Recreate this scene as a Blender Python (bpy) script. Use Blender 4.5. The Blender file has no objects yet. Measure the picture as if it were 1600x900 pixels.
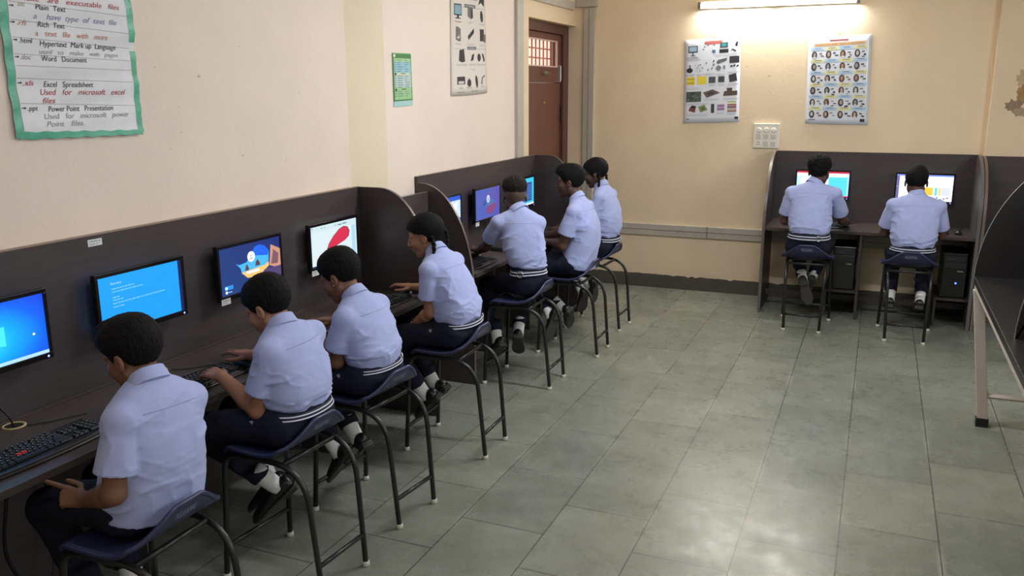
import bpy, bmesh, math, random
import numpy as np
from mathutils import Vector, Matrix

random.seed(7)
SC = bpy.context.scene
COL = SC.collection

# ------------------------------------------------------------------ camera
YAW, PITCH, ROLL, FPX = -0.400345633, 0.224633508, -0.00414628, 1340.95
cam_d = bpy.data.cameras.new('camera')
cam_d.sensor_width = 36.0
cam_d.lens = 36.0 * FPX / 1600.0
cam_d.clip_start = 0.05
cam = bpy.data.objects.new('camera', cam_d)
COL.objects.link(cam)
_f = Vector((math.sin(YAW) * math.cos(PITCH), math.cos(YAW) * math.cos(PITCH), -math.sin(PITCH)))
_r = Vector((math.cos(YAW), -math.sin(YAW), 0))
_u = _r.cross(_f)
_r2 = math.cos(ROLL) * _r + math.sin(ROLL) * _u
_u2 = -math.sin(ROLL) * _r + math.cos(ROLL) * _u
M = Matrix.Identity(4)
for i in range(3):
    M[i][0], M[i][1], M[i][2] = _r2[i], _u2[i], -_f[i]
M[0][3], M[1][3], M[2][3] = 0.0, 0.0, 1.9
cam.matrix_world = M
SC.camera = cam

# ------------------------------------------------------------------ world, lights, exposure
SC.view_settings.view_transform = 'Standard'
SC.view_settings.look = 'None'
SC.view_settings.gamma = 1.0
SC.view_settings.use_curve_mapping = False
SC.view_settings.exposure = 0.30
try:
    SC.cycles.use_denoising = True
    SC.cycles.max_bounces = 8
    SC.cycles.diffuse_bounces = 5
    SC.cycles.glossy_bounces = 3
    SC.cycles.sample_clamp_indirect = 6.0
    SC.cycles.caustics_reflective = False
    SC.cycles.caustics_refractive = False
except Exception:
    pass
world = bpy.data.worlds.new('world')
world.use_nodes = True
world.node_tree.nodes['Background'].inputs[0].default_value = (0.75, 0.85, 1.0, 1)
world.node_tree.nodes['Background'].inputs[1].default_value = 0.3
SC.world = world


def area(name, loc, target, sx, sy, power, col):
    d = bpy.data.lights.new(name, 'AREA')
    d.shape = 'RECTANGLE'
    d.size, d.size_y = sx, sy
    d.energy = power
    d.color = col
    o = bpy.data.objects.new(name, d)
    COL.objects.link(o)
    o.location = loc
    o.rotation_euler = (Vector(target) - Vector(loc)).to_track_quat('-Z', 'Y').to_euler()
    return o


# unseen area lights added as cool fill from the right and behind the camera
area('added_cool_fill', (2.5, 1.4, 2.35), (-2.5, 2.4, 0.9), 1.8, 0.9, 26, (0.84, 0.92, 1.0))
area('added_cool_fill', (2.5, 4.6, 2.35), (-2.5, 4.8, 0.9), 1.8, 0.9, 48, (0.84, 0.92, 1.0))
area('added_cool_fill', (0.4, -1.4, 2.3), (-0.8, 4.0, 0.9), 2.2, 0.9, 7, (0.90, 0.95, 1.0))
# unseen area lights added overhead in the shape of ceiling tubes
area('added_ceiling_light', (-0.6, 1.6, 3.12), (-0.6, 1.6, 0), 1.25, 0.10, 12, (0.95, 0.98, 1.0))
area('added_ceiling_light', (-0.6, 4.8, 3.12), (-0.6, 4.8, 0), 1.25, 0.10, 52, (0.95, 0.98, 1.0))


# ------------------------------------------------------------------ materials
def srgb(r, g, b):
    def f(c):
        c /= 255.0
        return c / 12.92 if c <= 0.04045 else ((c + 0.055) / 1.055) ** 2.4
    return (f(r), f(g), f(b), 1.0)


MATS = {}


def mat(name, col, rough=0.6, metal=0.0, spec=0.5, emit=None, estr=1.0, var=0.0, vscale=6.0,
        bump=0.0, bscale=60.0, stretch=None, coat=0.0, sheen=0.0):
    if name in MATS:
        return MATS[name]
    m = bpy.data.materials.new(name)
    m.use_nodes = True
    nt = m.node_tree
    b = nt.nodes['Principled BSDF']
    b.inputs['Base Color'].default_value = col
    b.inputs['Roughness'].default_value = rough
    b.inputs['Metallic'].default_value = metal
    b.inputs['Specular IOR Level'].default_value = spec
    if coat:
        b.inputs['Coat Weight'].default_value = coat
        b.inputs['Coat Roughness'].default_value = 0.15
    if sheen:
        b.inputs['Sheen Weight'].default_value = sheen
    if emit is not None:
        b.inputs['Emission Color'].default_value = emit
        b.inputs['Emission Strength'].default_value = estr
    if var or bump:
        tc = nt.nodes.new('ShaderNodeTexCoord')
        mp = nt.nodes.new('ShaderNodeMapping')
        nt.links.new(tc.outputs['Object'], mp.inputs['Vector'])
        if stretch:
            mp.inputs['Scale'].default_value = stretch
    if var:
        n = nt.nodes.new('ShaderNodeTexNoise')
        n.inputs['Scale'].default_value = vscale
        n.inputs['Detail'].default_value = 6.0
        n.inputs['Roughness'].default_value = 0.6
        nt.links.new(mp.outputs['Vector'], n.inputs['Vector'])
        r = nt.nodes.new('ShaderNodeValToRGB')
        r.color_ramp.elements[0].position = 0.3
        r.color_ramp.elements[1].position = 0.7
        r.color_ramp.elements[0].color = tuple(c * (1 - var) for c in col[:3]) + (1,)
        r.color_ramp.elements[1].color = tuple(min(1, c * (1 + var)) for c in col[:3]) + (1,)
        nt.links.new(n.outputs['Fac'], r.inputs['Fac'])
        nt.links.new(r.outputs['Color'], b.inputs['Base Color'])
    if bump:
        n2 = nt.nodes.new('ShaderNodeTexNoise')
        n2.inputs['Scale'].default_value = bscale
        n2.inputs['Detail'].default_value = 4.0
        nt.links.new(mp.outputs['Vector'], n2.inputs['Vector'])
        bp_ = nt.nodes.new('ShaderNodeBump')
        bp_.inputs['Strength'].default_value = bump
        bp_.inputs['Distance'].default_value = 0.01
        nt.links.new(n2.outputs['Fac'], bp_.inputs['Height'])
        nt.links.new(bp_.outputs['Normal'], b.inputs['Normal'])
    MATS[name] = m
    return m


def glow(name, col, strength=1.0):
    """Something that gives off light: a screen, a lamp, an LED, a lit pane."""
    if name in MATS:
        return MATS[name]
    m = bpy.data.materials.new(name)
    m.use_nodes = True
    nt = m.node_tree
    b = nt.nodes['Principled BSDF']
    b.inputs['Base Color'].default_value = (0.01, 0.01, 0.01, 1)
    b.inputs['Roughness'].default_value = 0.35
    b.inputs['Emission Color'].default_value = col
    b.inputs['Emission Strength'].default_value = strength
    MATS[name] = m
    return m


# ------------------------------------------------------------------ mesh helpers
def tag(o, label=None, cat=None, group=None, kind=None):
    if label:
        o['label'] = label
    if cat:
        o['category'] = cat
    if group:
        o['group'] = group
    if kind:
        o['kind'] = kind
    return o


def empty(name, loc, label=None, cat=None, group=None, rz=0.0):
    o = bpy.data.objects.new(name, None)
    o.empty_display_size = 0.05
    COL.objects.link(o)
    o.location = loc
    o.rotation_euler = (0, 0, rz)
    return tag(o, label, cat, group)


class Fr:
    """A local frame: origin, right, up, out."""
    def __init__(s, o, u, v, n=None):
        s.o, s.u, s.v = Vector(o), Vector(u).normalized(), Vector(v).normalized()
        s.n = Vector(n).normalized() if n else s.u.cross(s.v)

    def p(s, a, b, c=0.0):
        return s.o + s.u * a + s.v * b + s.n * c


WORLD = Fr((0, 0, 0), (1, 0, 0), (0, 1, 0), (0, 0, 1))


class MB:
    def __init__(s):
        s.v, s.f, s.m, s.mats = [], [], [], []

    def mi(s, material):
        if material is None:
            return 0
        if material not in s.mats:
            s.mats.append(material)
        return s.mats.index(material)

    def add(s, vs, fs, material=None):
        k = len(s.v)
        i = s.mi(material)
        s.v += [tuple(x) for x in vs]
        for f in fs:
            s.f.append(tuple(k + j for j in f))
            s.m.append(i)
        return s

    def box(s, lo, hi, fr=WORLD, material=None):
        (x0, y0, z0), (x1, y1, z1) = lo, hi
        c = [(x0, y0, z0), (x1, y0, z0), (x1, y1, z0), (x0, y1, z0), (x0, y0, z1), (x1, y0, z1), (x1, y1, z1), (x0, y1, z1)]
        return s.add([fr.p(*q) for q in c], [(0, 3, 2, 1), (4, 5, 6, 7), (0, 1, 5, 4), (1, 2, 6, 5), (2, 3, 7, 6), (3, 0, 4, 7)], material)

    def prism(s, pts, c0, c1, fr=WORLD, material=None):
        """polygon pts (a,b) in the frame's plane, extruded from c0 to c1 along its out axis"""
        n = len(pts)
        vs = [fr.p(a, b, c0) for a, b in pts] + [fr.p(a, b, c1) for a, b in pts]
        fs = [tuple(range(n))[::-1], tuple(range(n, 2 * n))]
        fs += [(i, (i + 1) % n, n + (i + 1) % n, n + i) for i in range(n)]
        return s.add(vs, fs, material)

    def flat(s, pts, c, fr, material=None):
        return s.add([fr.p(a, b, c) for a, b in pts], [tuple(range(len(pts)))], material)

    def rect(s, a0, b0, a1, b1, c, fr, material=None):
        return s.flat([(a0, b0), (a1, b0), (a1, b1), (a0, b1)], c, fr, material)

    def disc(s, a, b, ra, rb, c, fr, material=None, n=20, rot=0.0):
        pts = []
        for i in range(n):
            t = 2 * math.pi * i / n
            x, y = ra * math.cos(t), rb * math.sin(t)
            pts.append((a + x * math.cos(rot) - y * math.sin(rot), b + x * math.sin(rot) + y * math.cos(rot)))
        return s.flat(pts, c, fr, material)

    def tube(s, pts, r, n=10, cap=True, material=None, closed=False):
        P = [Vector(p) for p in pts]
        N = len(P)
        R = r if isinstance(r, (list, tuple)) else [r] * N
        rings = []
        prev = None
        for i in range(N):
            if closed:
                t = (P[(i + 1) % N] - P[i - 1]).normalized()
            else:
                t = (P[min(i + 1, N - 1)] - P[max(i - 1, 0)]).normalized()
            if prev is None:
                a = Vector((0, 0, 1)) if abs(t.z) < 0.9 else Vector((1, 0, 0))
                x = (a - t * a.dot(t)).normalized()
            else:
                x = (prev - t * prev.dot(t)).normalized()
            prev = x
            y = t.cross(x)
            rings.append([P[i] + (x * math.cos(2 * math.pi * j / n) + y * math.sin(2 * math.pi * j / n)) * R[i] for j in range(n)])
        vs = [q for ring in rings for q in ring]
        fs = []
        for i in range(N if closed else N - 1):
            i2 = (i + 1) % N
            for j in range(n):
                fs.append((i * n + j, i * n + (j + 1) % n, i2 * n + (j + 1) % n, i2 * n + j))
        if cap and not closed:
            fs.append(tuple(range(n))[::-1])
            fs.append(tuple((N - 1) * n + j for j in range(n)))
        return s.add(vs, fs, material)

    def lathe(s, prof, c, axis=(0, 0, 1), n=20, material=None):
        """prof: (radius, height) pairs"""
        ax = Vector(axis).normalized()
        a = Vector((1, 0, 0)) if abs(ax.x) < 0.9 else Vector((0, 1, 0))
        x = (a - ax * a.dot(ax)).normalized()
        y = ax.cross(x)
        c = Vector(c)
        vs, fs = [], []
        for r, h in prof:
            for j in range(n):
                t = 2 * math.pi * j / n
                vs.append(c + ax * h + (x * math.cos(t) + y * math.sin(t)) * r)
        for i in range(len(prof) - 1):
            for j in range(n):
                fs.append((i * n + j, i * n + (j + 1) % n, (i + 1) * n + (j + 1) % n, (i + 1) * n + j))
        fs.append(tuple(range(n))[::-1])
        fs.append(tuple((len(prof) - 1) * n + j for j in range(n)))
        return s.add(vs, fs, material)

    def grid(s, rows, material=None, wrap=False):
        nr, nc = len(rows), len(rows[0])
        vs = [q for row in rows for q in row]
        fs = []
        for i in range(nr - 1):
            for j in range(nc if wrap else nc - 1):
                j2 = (j + 1) % nc
                fs.append((i * nc + j, i * nc + j2, (i + 1) * nc + j2, (i + 1) * nc + j))
        return s.add(vs, fs, material)

    def build(s, name, material=None, parent=None, smooth=False, bevel=0.0, fix=True, solid=0.0, weld=False):
        me = bpy.data.meshes.new(name)
        origin = Vector((0, 0, 0))
        if parent is None and s.v:
            lo = [min(v[i] for v in s.v) for i in range(3)]
            hi = [max(v[i] for v in s.v) for i in range(3)]
            origin = Vector(((lo[0] + hi[0]) / 2, (lo[1] + hi[1]) / 2, lo[2]))
        inv = parent_inv(parent)
        vs = [inv @ Vector(v) for v in s.v] if parent is not None else [Vector(v) - origin for v in s.v]
        me.from_pydata(vs, [], s.f)
        ms = s.mats if s.mats else [material]
        for mm in ms:
            me.materials.append(mm)
        if len(ms) > 1:
            me.polygons.foreach_set('material_index', s.m)
        if fix or weld:
            bm = bmesh.new()
            bm.from_mesh(me)
            if weld:
                bmesh.ops.remove_doubles(bm, verts=bm.verts, dist=1e-5)
            if fix:
                bmesh.ops.recalc_face_normals(bm, faces=bm.faces)
            bm.to_mesh(me)
            bm.free()
        if smooth:
            me.polygons.foreach_set('use_smooth', [True] * len(me.polygons))
        o = bpy.data.objects.new(name, me)
        COL.objects.link(o)
        if parent is not None:
            o.parent = parent
        else:
            o.location = origin
        if solid:
            md = o.modifiers.new('thickness', 'SOLIDIFY')
            md.thickness = solid
            md.offset = 0
        if bevel:
            md = o.modifiers.new('bevel', 'BEVEL')
            md.width = bevel
            md.segments = 2
            md.limit_method = 'ANGLE'
            md.angle_limit = math.radians(40)
        return o


def local_mat(o):
    return Matrix.LocRotScale(o.location, o.rotation_euler, o.scale)


def world_mat(o):
    m = local_mat(o)
    while o.parent is not None:
        o = o.parent
        m = local_mat(o) @ m
    return m


def world_loc(o):
    return world_mat(o).translation


def parent_inv(o):
    return world_mat(o).inverted() if o is not None else Matrix.Identity(4)


def copy_tree(o, parent=None):
    c = o.copy()
    COL.objects.link(c)
    if parent is not None:
        c.parent = parent
    for ch in [x for x in COL.objects if x.parent == o]:
        copy_tree(ch, c)
    return c


def structure(mb, name, material, **k):
    return tag(mb.build(name, material, **k), kind='structure')


_TXT = {}


def text_geo(body, shear=0.0):
    """outline of a string in Blender's own font: (verts, faces, width) at height 1"""
    key = (body, shear)
    if key in _TXT:
        return _TXT[key]
    cu = bpy.data.curves.new('lettering', 'FONT')
    cu.body = body
    cu.shear = shear
    cu.size = 1.0
    cu.resolution_u = 3
    ob = bpy.data.objects.new('lettering', cu)
    COL.objects.link(ob)
    dg = bpy.context.evaluated_depsgraph_get()
    dg.update()
    me = ob.evaluated_get(dg).to_mesh()
    vs = [tuple(v.co) for v in me.vertices]
    fs = [tuple(p.vertices) for p in me.polygons]
    ob.evaluated_get(dg).to_mesh_clear()
    bpy.data.objects.remove(ob)
    bpy.data.curves.remove(cu)
    x0 = min(v[0] for v in vs)
    x1 = max(v[0] for v in vs)
    _TXT[key] = (vs, fs, x0, x1)
    return _TXT[key]


def put_text(mb, body, a, b, width, height, c, fr, material, shear=0.0, slope=0.0):
    """lettering from (a,b) on the frame, `width` wide, capitals `height` high"""
    vs, fs, x0, x1 = text_geo(body, shear)
    k = width / max(1e-6, x1 - x0)
    h = height / 0.69
    mb.add([fr.p(a + (v[0] - x0) * k, b + v[1] * h + (v[0] - x0) * k * slope, c) for v in vs], fs, material)
# ================================================================== THE ROOM
BX = Fr((0, 8.24, 0), (1, 0, 0), (0, 0, 1), (0, -1, 0))          # back wall: right, up, out
LX = Fr((0, 0, 0), (0, 1, 0), (0, 0, 1), (1, 0, 0))              # left wall: along, up, out (X given as c)

m_wall = mat('cream_wall_paint', srgb(232, 211, 180), 0.62, spec=0.3, var=0.05, vscale=1.7, bump=0.12, bscale=38)
m_wall_pink = mat('pinkish_cream_wall_paint', srgb(236, 219, 206), 0.6, spec=0.3, var=0.05, vscale=1.5, bump=0.12, bscale=38)
m_ceil = mat('ceiling_whitewash', srgb(226, 220, 206), 0.8, spec=0.2, var=0.03)
m_skirt = mat('dark_stone_skirting', srgb(84, 80, 72), 0.45, var=0.18, vscale=14)
m_duct = mat('grey_pvc_duct', srgb(184, 178, 166), 0.5, var=0.06, vscale=9)
m_brown = mat('brown_door_paint', srgb(104, 66, 54), 0.45, var=0.06, vscale=5, bump=0.05, bscale=30)
m_brown_dark = mat('dark_brown_door_frame_paint', srgb(88, 54, 44), 0.5, var=0.08, vscale=9)
m_steel = mat('steel', srgb(190, 188, 182), 0.3, metal=0.9)
m_black = mat('black_plastic', srgb(22, 22, 24), 0.38)
m_white = mat('white_plastic', srgb(232, 228, 216), 0.4)


def floor_material():
    m = bpy.data.materials.new('grey_green_stone_slabs')
    m.use_nodes = True
    nt = m.node_tree
    N, Lk = nt.nodes, nt.links
    b = N['Principled BSDF']
    tc = N.new('ShaderNodeTexCoord')
    sep = N.new('ShaderNodeSeparateXYZ')
    Lk.new(tc.outputs['Object'], sep.inputs[0])

    def add(sock, v):
        a = N.new('ShaderNodeMath')
        a.operation = 'ADD'
        a.inputs[1].default_value = v
        Lk.new(sock, a.inputs[0])
        return a.outputs[0]
    cmb = N.new('ShaderNodeCombineXYZ')
    Lk.new(add(sep.outputs[1], 20.08), cmb.inputs[0])     # slabs run along the room
    Lk.new(add(sep.outputs[0], 8.02), cmb.inputs[1])
    br = N.new('ShaderNodeTexBrick')
    br.offset = 0.5
    br.inputs['Scale'].default_value = 1.0
    br.inputs['Brick Width'].default_value = 0.59
    br.inputs['Row Height'].default_value = 0.40
    br.inputs['Mortar Size'].default_value = 0.0034
    br.inputs['Mortar Smooth'].default_value = 0.3
    br.inputs['Bias'].default_value = 0.0
    br.inputs['Color1'].default_value = srgb(116, 120, 109)
    br.inputs['Color2'].default_value = srgb(129, 132, 120)
    br.inputs['Mortar'].default_value = srgb(76, 77, 71)
    Lk.new(cmb.outputs[0], br.inputs['Vector'])

    def noise(scale, detail, rough=0.6):
        n = N.new('ShaderNodeTexNoise')
        n.inputs['Scale'].default_value = scale
        n.inputs['Detail'].default_value = detail
        n.inputs['Roughness'].default_value = rough
        Lk.new(tc.outputs['Object'], n.inputs['Vector'])
        return n.outputs['Fac']

    def ramp(sock, p0, p1, c0, c1):
        r = N.new('ShaderNodeValToRGB')
        r.color_ramp.elements[0].position = p0
        r.color_ramp.elements[1].position = p1
        r.color_ramp.elements[0].color = c0
        r.color_ramp.elements[1].color = c1
        Lk.new(sock, r.inputs[0])
        return r.outputs[0]

    def mix(kind, fac, a, c):
        x = N.new('ShaderNodeMix')
        x.data_type = 'RGBA'
        x.blend_type = kind
        if isinstance(fac, float):
            x.inputs[0].default_value = fac
        else:
            Lk.new(fac, x.inputs[0])
        Lk.new(a, x.inputs[6])
        if isinstance(c, tuple):
            x.inputs[7].default_value = c
        else:
            Lk.new(c, x.inputs[7])
        return x.outputs[2]
    blotch = ramp(noise(2.0, 5, 0.55), 0.2, 0.82, (0.80, 0.80, 0.78, 1), (1.2, 1.2, 1.2, 1))
    c = mix('MULTIPLY', 1.0, br.outputs['Color'], blotch)
    scuff = ramp(noise(4.5, 14, 0.78), 0.46, 0.78, (0, 0, 0, 1), (0.6, 0.6, 0.6, 1))
    c = mix('MIX', scuff, c, srgb(156, 159, 150))
    br2 = N.new('ShaderNodeTexBrick')
    br2.offset = 0.5
    for k_, v_ in (('Scale', 1.0), ('Brick Width', 0.59), ('Row Height', 0.40), ('Mortar Size', 0.022), ('Mortar Smooth', 1.0)):
        br2.inputs[k_].default_value = v_
    Lk.new(cmb.outputs[0], br2.inputs['Vector'])
    worn = N.new('ShaderNodeMath')
    worn.operation = 'MULTIPLY'
    Lk.new(br2.outputs['Fac'], worn.inputs[0])
    Lk.new(ramp(noise(1.6, 4), 0.50, 0.66, (0, 0, 0, 1), (0.6, 0.6, 0.6, 1)), worn.inputs[1])
    c = mix('MIX', worn.outputs[0], c, srgb(176, 178, 166))
    joint = N.new('ShaderNodeMath')
    joint.operation = 'MULTIPLY'
    joint.inputs[1].default_value = 0.9
    Lk.new(br.outputs['Fac'], joint.inputs[0])
    c = mix('MIX', joint.outputs[0], c, srgb(74, 74, 66))
    spots = ramp(noise(13.0, 2, 0.35), 0.775, 0.80, (0, 0, 0, 1), (0.55, 0.55, 0.55, 1))
    c = mix('MIX', spots, c, srgb(58, 54, 48))
    Lk.new(c, b.inputs['Base Color'])
    rg = ramp(noise(7.0, 14, 0.8), 0.25, 0.78, (0.15, 0.15, 0.15, 1), (0.46, 0.46, 0.46, 1))
    Lk.new(rg, b.inputs['Roughness'])
    b.inputs['Specular IOR Level'].default_value = 0.4
    bp_ = N.new('ShaderNodeBump')
    bp_.inputs['Strength'].default_value = 0.12
    bp_.inputs['Distance'].default_value = 0.004
    Lk.new(noise(9.0, 8), bp_.inputs['Height'])
    Lk.new(bp_.outputs['Normal'], b.inputs['Normal'])
    return m


m_floor = floor_material()
fl = structure(MB().box((-3.1, -1.7, -0.1), (2.7, 8.4, 0.0)), 'floor', m_floor)
# the slab joints are laid out in room coordinates
fl.data.transform(Matrix.Translation(fl.location))
fl.location = (0, 0, 0)
structure(MB().box((-3.1, -1.7, 3.2), (2.7, 8.4, 3.3)), 'ceiling', m_ceil)

# left wall: a shallow recess beside the camera, a splayed pier, then the door opening
w = MB()
w.prism([(-3.1, -1.6), (-2.885, -1.6), (-2.885, 4.36), (-3.1, 4.36)], 0, 3.2, material=m_wall_pink)
w.prism([(-3.1, 4.36), (-2.885, 4.36), (-2.76, 4.58), (-3.1, 4.58)], 0, 3.2, material=mat('brightened_pier_cream', srgb(246, 230, 200), 0.62, spec=0.3, var=0.03, vscale=2.0, bump=0.1, bscale=38))  # pier face: wall cream made paler, its brighter light put into the colour
w.prism([(-3.1, 4.58), (-2.76, 4.58), (-2.76, 6.745), (-3.1, 6.745)], 0, 3.2, material=m_wall_pink)
w.prism([(-3.1, 6.745), (-2.80, 6.745), (-2.80, 7.0), (-3.1, 7.0)], 0, 3.2, material=m_wall)
w.box((-3.1, 7.0, 2.515), (-2.80, 8.24, 3.2), material=m_wall)
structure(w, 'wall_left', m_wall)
wb = MB()
wb.box((-3.1, 8.24, 0), (0.82, 8.4, 3.2), material=m_wall)
wb.box((0.82, 8.16, 0), (2.7, 8.4, 3.2), material=m_wall)
structure(wb, 'wall_back', m_wall)
structure(MB().box((2.6, -1.6, 0), (2.7, 8.16, 3.2)), 'wall_right', m_wall)
structure(MB().box((-3.1, -1.7, 0), (2.7, -1.6, 3.2)), 'wall_front', m_wall)

# flaked paint on the pier at the right
fp = MB()
FRR = Fr((0, 8.16, 0), (1, 0, 0), (0, 0, 1), (0, -1, 0))
for (cx, cz, ra, rb, col, sd) in ((1.02, 1.99, 0.045, 0.075, srgb(196, 172, 140), 1), (1.04, 1.86, 0.055, 0.085, srgb(170, 134, 92), 2),
                                  (0.99, 1.775, 0.07, 0.06, srgb(148, 126, 104), 3), (1.06, 1.93, 0.03, 0.05, srgb(150, 84, 58), 4), (1.03, 1.72, 0.05, 0.04, srgb(170, 150, 124), 5)):
    rr = random.Random(sd)
    pts = []
    for i in range(22):
        t = 2 * math.pi * i / 22
        k = rr.uniform(0.6, 1.15)
        pts.append((cx + ra * k * math.cos(t), cz + rb * k * math.sin(t)))
    fp.prism(pts, 0.0, 0.0008 + 0.0004 * sd, FRR, mat('flaked_plaster_%d' % sd, col, 0.8, var=0.2, vscale=40))
structure(fp, 'wall_back_flaked_paint', None)

# small chips and old nail marks in the paint
mk = MB()
for (x, z, r) in ((-1.163, 2.115, 0.010), (-0.962, 2.03, 0.016), (-0.835, 1.985, 0.007), (-1.53, 1.46, 0.005), (-1.02, 1.65, 0.006), (-2.28, 1.86, 0.008), (0.30, 1.93, 0.005)):
    mk.disc(x, z, r, r * 0.45, 0.0006, BX, mat('old_paint_chip', srgb(196, 176, 146), 0.8), 9, 0.2)
structure(mk, 'wall_back_marks', None)
mk = MB()
LWX = Fr((-2.885, 0, 0), (0, 1, 0), (0, 0, 1), (1, 0, 0))
for (y, z, r) in ((2.90, 2.01, 0.006), (3.16, 1.975, 0.012), (3.02, 1.73, 0.007), (3.45, 2.12, 0.006), (3.02, 1.84, 0.005), (3.42, 1.60, 0.008), (3.75, 1.55, 0.006), (2.95, 1.66, 0.005), (3.9, 1.9, 0.006)):
    mk.disc(y, z, r, r * 0.5, 0.0006, LWX, mat('pink_paint_chip', srgb(206, 186, 168), 0.8), 9, 0.3)
structure(mk, 'wall_left_marks', None)

# skirting with a ragged painted edge
sk = MB()
sk.box((-2.88, 8.222, 0), (0.82, 8.24, 0.135))
structure(sk, 'baseboard_back', m_skirt, bevel=0.002)
rg = MB()
top, rr = [], random.Random(5)
n = 90
for i in range(n + 1):
    x = -2.6 + 3.3 * i / n
    top.append((x, 0.137 - 0.006 * rr.random() - (0.012 * rr.random() if rr.random() < 0.10 else 0)))
rg.prism(top + [(0.7, 0.15), (-2.6, 0.15)], 0.0183, 0.0195, BX)
structure(rg, 'baseboard_back_paint_edge', m_wall)
structure(MB().box((-2.885, -1.6, 0), (-2.868, 4.36, 0.135)).box((-2.76, 4.58, 0), (-2.743, 6.74, 0.135)), 'baseboard_left', m_skirt)

# cable ducts
d = MB()
d.box((-2.70, 0.521, 0), (0.8, 0.574, 0.024), BX)
d.box((-2.70, 0.578, 0), (0.8, 0.632, 0.030), BX)
structure(d, 'trim_1', m_duct, bevel=0.002)
structure(MB().box((-1.45, 0.519, 0.0), (-1.445, 0.634, 0.0315), BX), 'trim_1_joint', m_skirt)
d = MB()
d.box((-2.715, 0.64, 0), (-2.662, 2.68, 0.028), BX)
d.box((-2.658, 0.64, 0), (-2.602, 2.68, 0.034), BX)
structure(d, 'trim_2', m_duct, bevel=0.002)
structure(MB().box((-2.80, 2.69, 0), (-2.585, 2.765, 0.045), BX), 'trim_3', m_duct, bevel=0.003)
structure(MB().box((-2.76, 6.60, 1.37), (-2.735, 6.672, 3.2)).box((-2.76, 6.676, 1.37), (-2.742, 6.748, 3.2)), 'trim_4', m_duct, bevel=0.002)
structure(MB().box((-2.80, 6.78, 2.655), (-2.772, 8.10, 2.73)), 'trim_5', m_duct, bevel=0.002)

# door in its deep niche
door = empty('door_1', (-2.90, 7.6, 0))
door['kind'] = 'structure'
DX = -2.90
f = MB()
f.box((DX - 0.08, 6.95, 0), (DX + 0.025, 7.07, 2.515))
f.box((DX - 0.08, 8.10, 0), (DX + 0.025, 8.24, 2.515))
f.box((DX - 0.08, 7.07, 2.43), (DX + 0.025, 8.10, 2.515))
f.build('door_frame', m_brown_dark, door, bevel=0.004)
leaf = MB()
leaf.box((DX - 0.05, 7.07, 0.01), (DX - 0.01, 8.10, 1.98))
leaf.box((DX - 0.05, 7.07, 1.985), (DX - 0.004, 8.10, 2.125))
leaf.box((DX - 0.05, 7.07, 2.37), (DX - 0.004, 8.10, 2.428))
leaf.box((DX - 0.05, 8.00, 2.125), (DX - 0.004, 8.10, 2.37))
leaf.box((DX - 0.05, 7.07, 2.125), (DX - 0.004, 7.17, 2.37))
lf = leaf.build('door_leaf', m_brown, door, bevel=0.003)
fr_ = MB()
for (y0, y1, z0, z1) in ((7.17, 8.0, 2.125, 2.137), (7.17, 8.0, 2.358, 2.37), (7.17, 7.182, 2.137, 2.358), (7.988, 8.0, 2.137, 2.358)):
    fr_.box((DX - 0.022, y0, z0), (DX - 0.002, y1, z1))
fr_.build('glazing_bead', mat('pale_beading', srgb(214, 190, 178), 0.5), lf)
gr = MB()
for k in range(9):
    y = 7.20 + 0.098 * k
    gr.box((DX - 0.075, y, 2.125), (DX - 0.066, y + 0.017, 2.37))
for z in (2.20, 2.285):
    gr.box((DX - 0.072, 7.17, z), (DX - 0.062, 8.0, z + 0.012))
gr.build('grille', mat('rust_red_grille', srgb(190, 120, 100), 0.6), door)
MB().box((DX - 0.14, 7.1, 2.05), (DX - 0.12, 8.1, 2.42)).build('courtyard_light', glow('sunlit_courtyard', srgb(255, 214, 196), 1.1), door)
b_ = MB()
b_.box((DX - 0.004, 7.62, 2.055), (DX + 0.014, 7.70, 2.085), material=m_steel)
b_.tube([(DX + 0.02, 7.56, 2.07), (DX + 0.02, 7.74, 2.07)], 0.007, material=m_steel)
b_.build('bolt', m_steel, door)
MB().lathe([(0.012, 0), (0.012, 0.006), (0.006, 0.012)], (DX - 0.01, 7.66, 1.80), (1, 0, 0)).build('keyhole_plate', mat('old_brass', srgb(200, 176, 110), 0.35, metal=0.8), door)
h_ = MB()
h_.box((DX - 0.004, 8.03, 1.99), (DX + 0.012, 8.05, 2.15))
h_.tube([(DX + 0.016, 8.04, 2.0), (DX + 0.016, 8.04, 2.14)], 0.006)
h_.build('tower_bolt', m_steel, door)
h_ = MB()
for z in (1.62, 1.70):
    h_.tube([(DX + 0.012, 8.085, z), (DX + 0.012, 8.085, z + 0.06)], 0.009)
h_.build('hinge', m_black, door)

# fluorescent tube over the posters
tl = empty('tube_light', (-0.93, 8.2, 2.63), 'lit fluorescent tube on its batten high on the back wall', 'light')
MB().box((-1.62, 2.63, 0), (-0.24, 2.69, 0.035), BX).build('batten', m_white, tl, bevel=0.004)
for x in (-1.60, -0.262):
    MB().box((x - 0.014, 2.625, 0.0355), (x + 0.014, 2.685, 0.085), BX).build('lamp_holder', mat('grey_lamp_holder', srgb(120, 118, 112), 0.5), tl, bevel=0.003)
MB().tube([BX.p(-1.585, 2.655, 0.06), BX.p(-0.277, 2.655, 0.06)], 0.014, 14).build('glass_tube', glow('lit_fluorescent_tube', (1.0, 0.985, 0.95, 1), 165.0), tl, smooth=True)
MB().box((-1.0, 2.632, 0.0355), (-0.86, 2.642, 0.046), BX).build('clip', m_white, tl)
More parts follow.
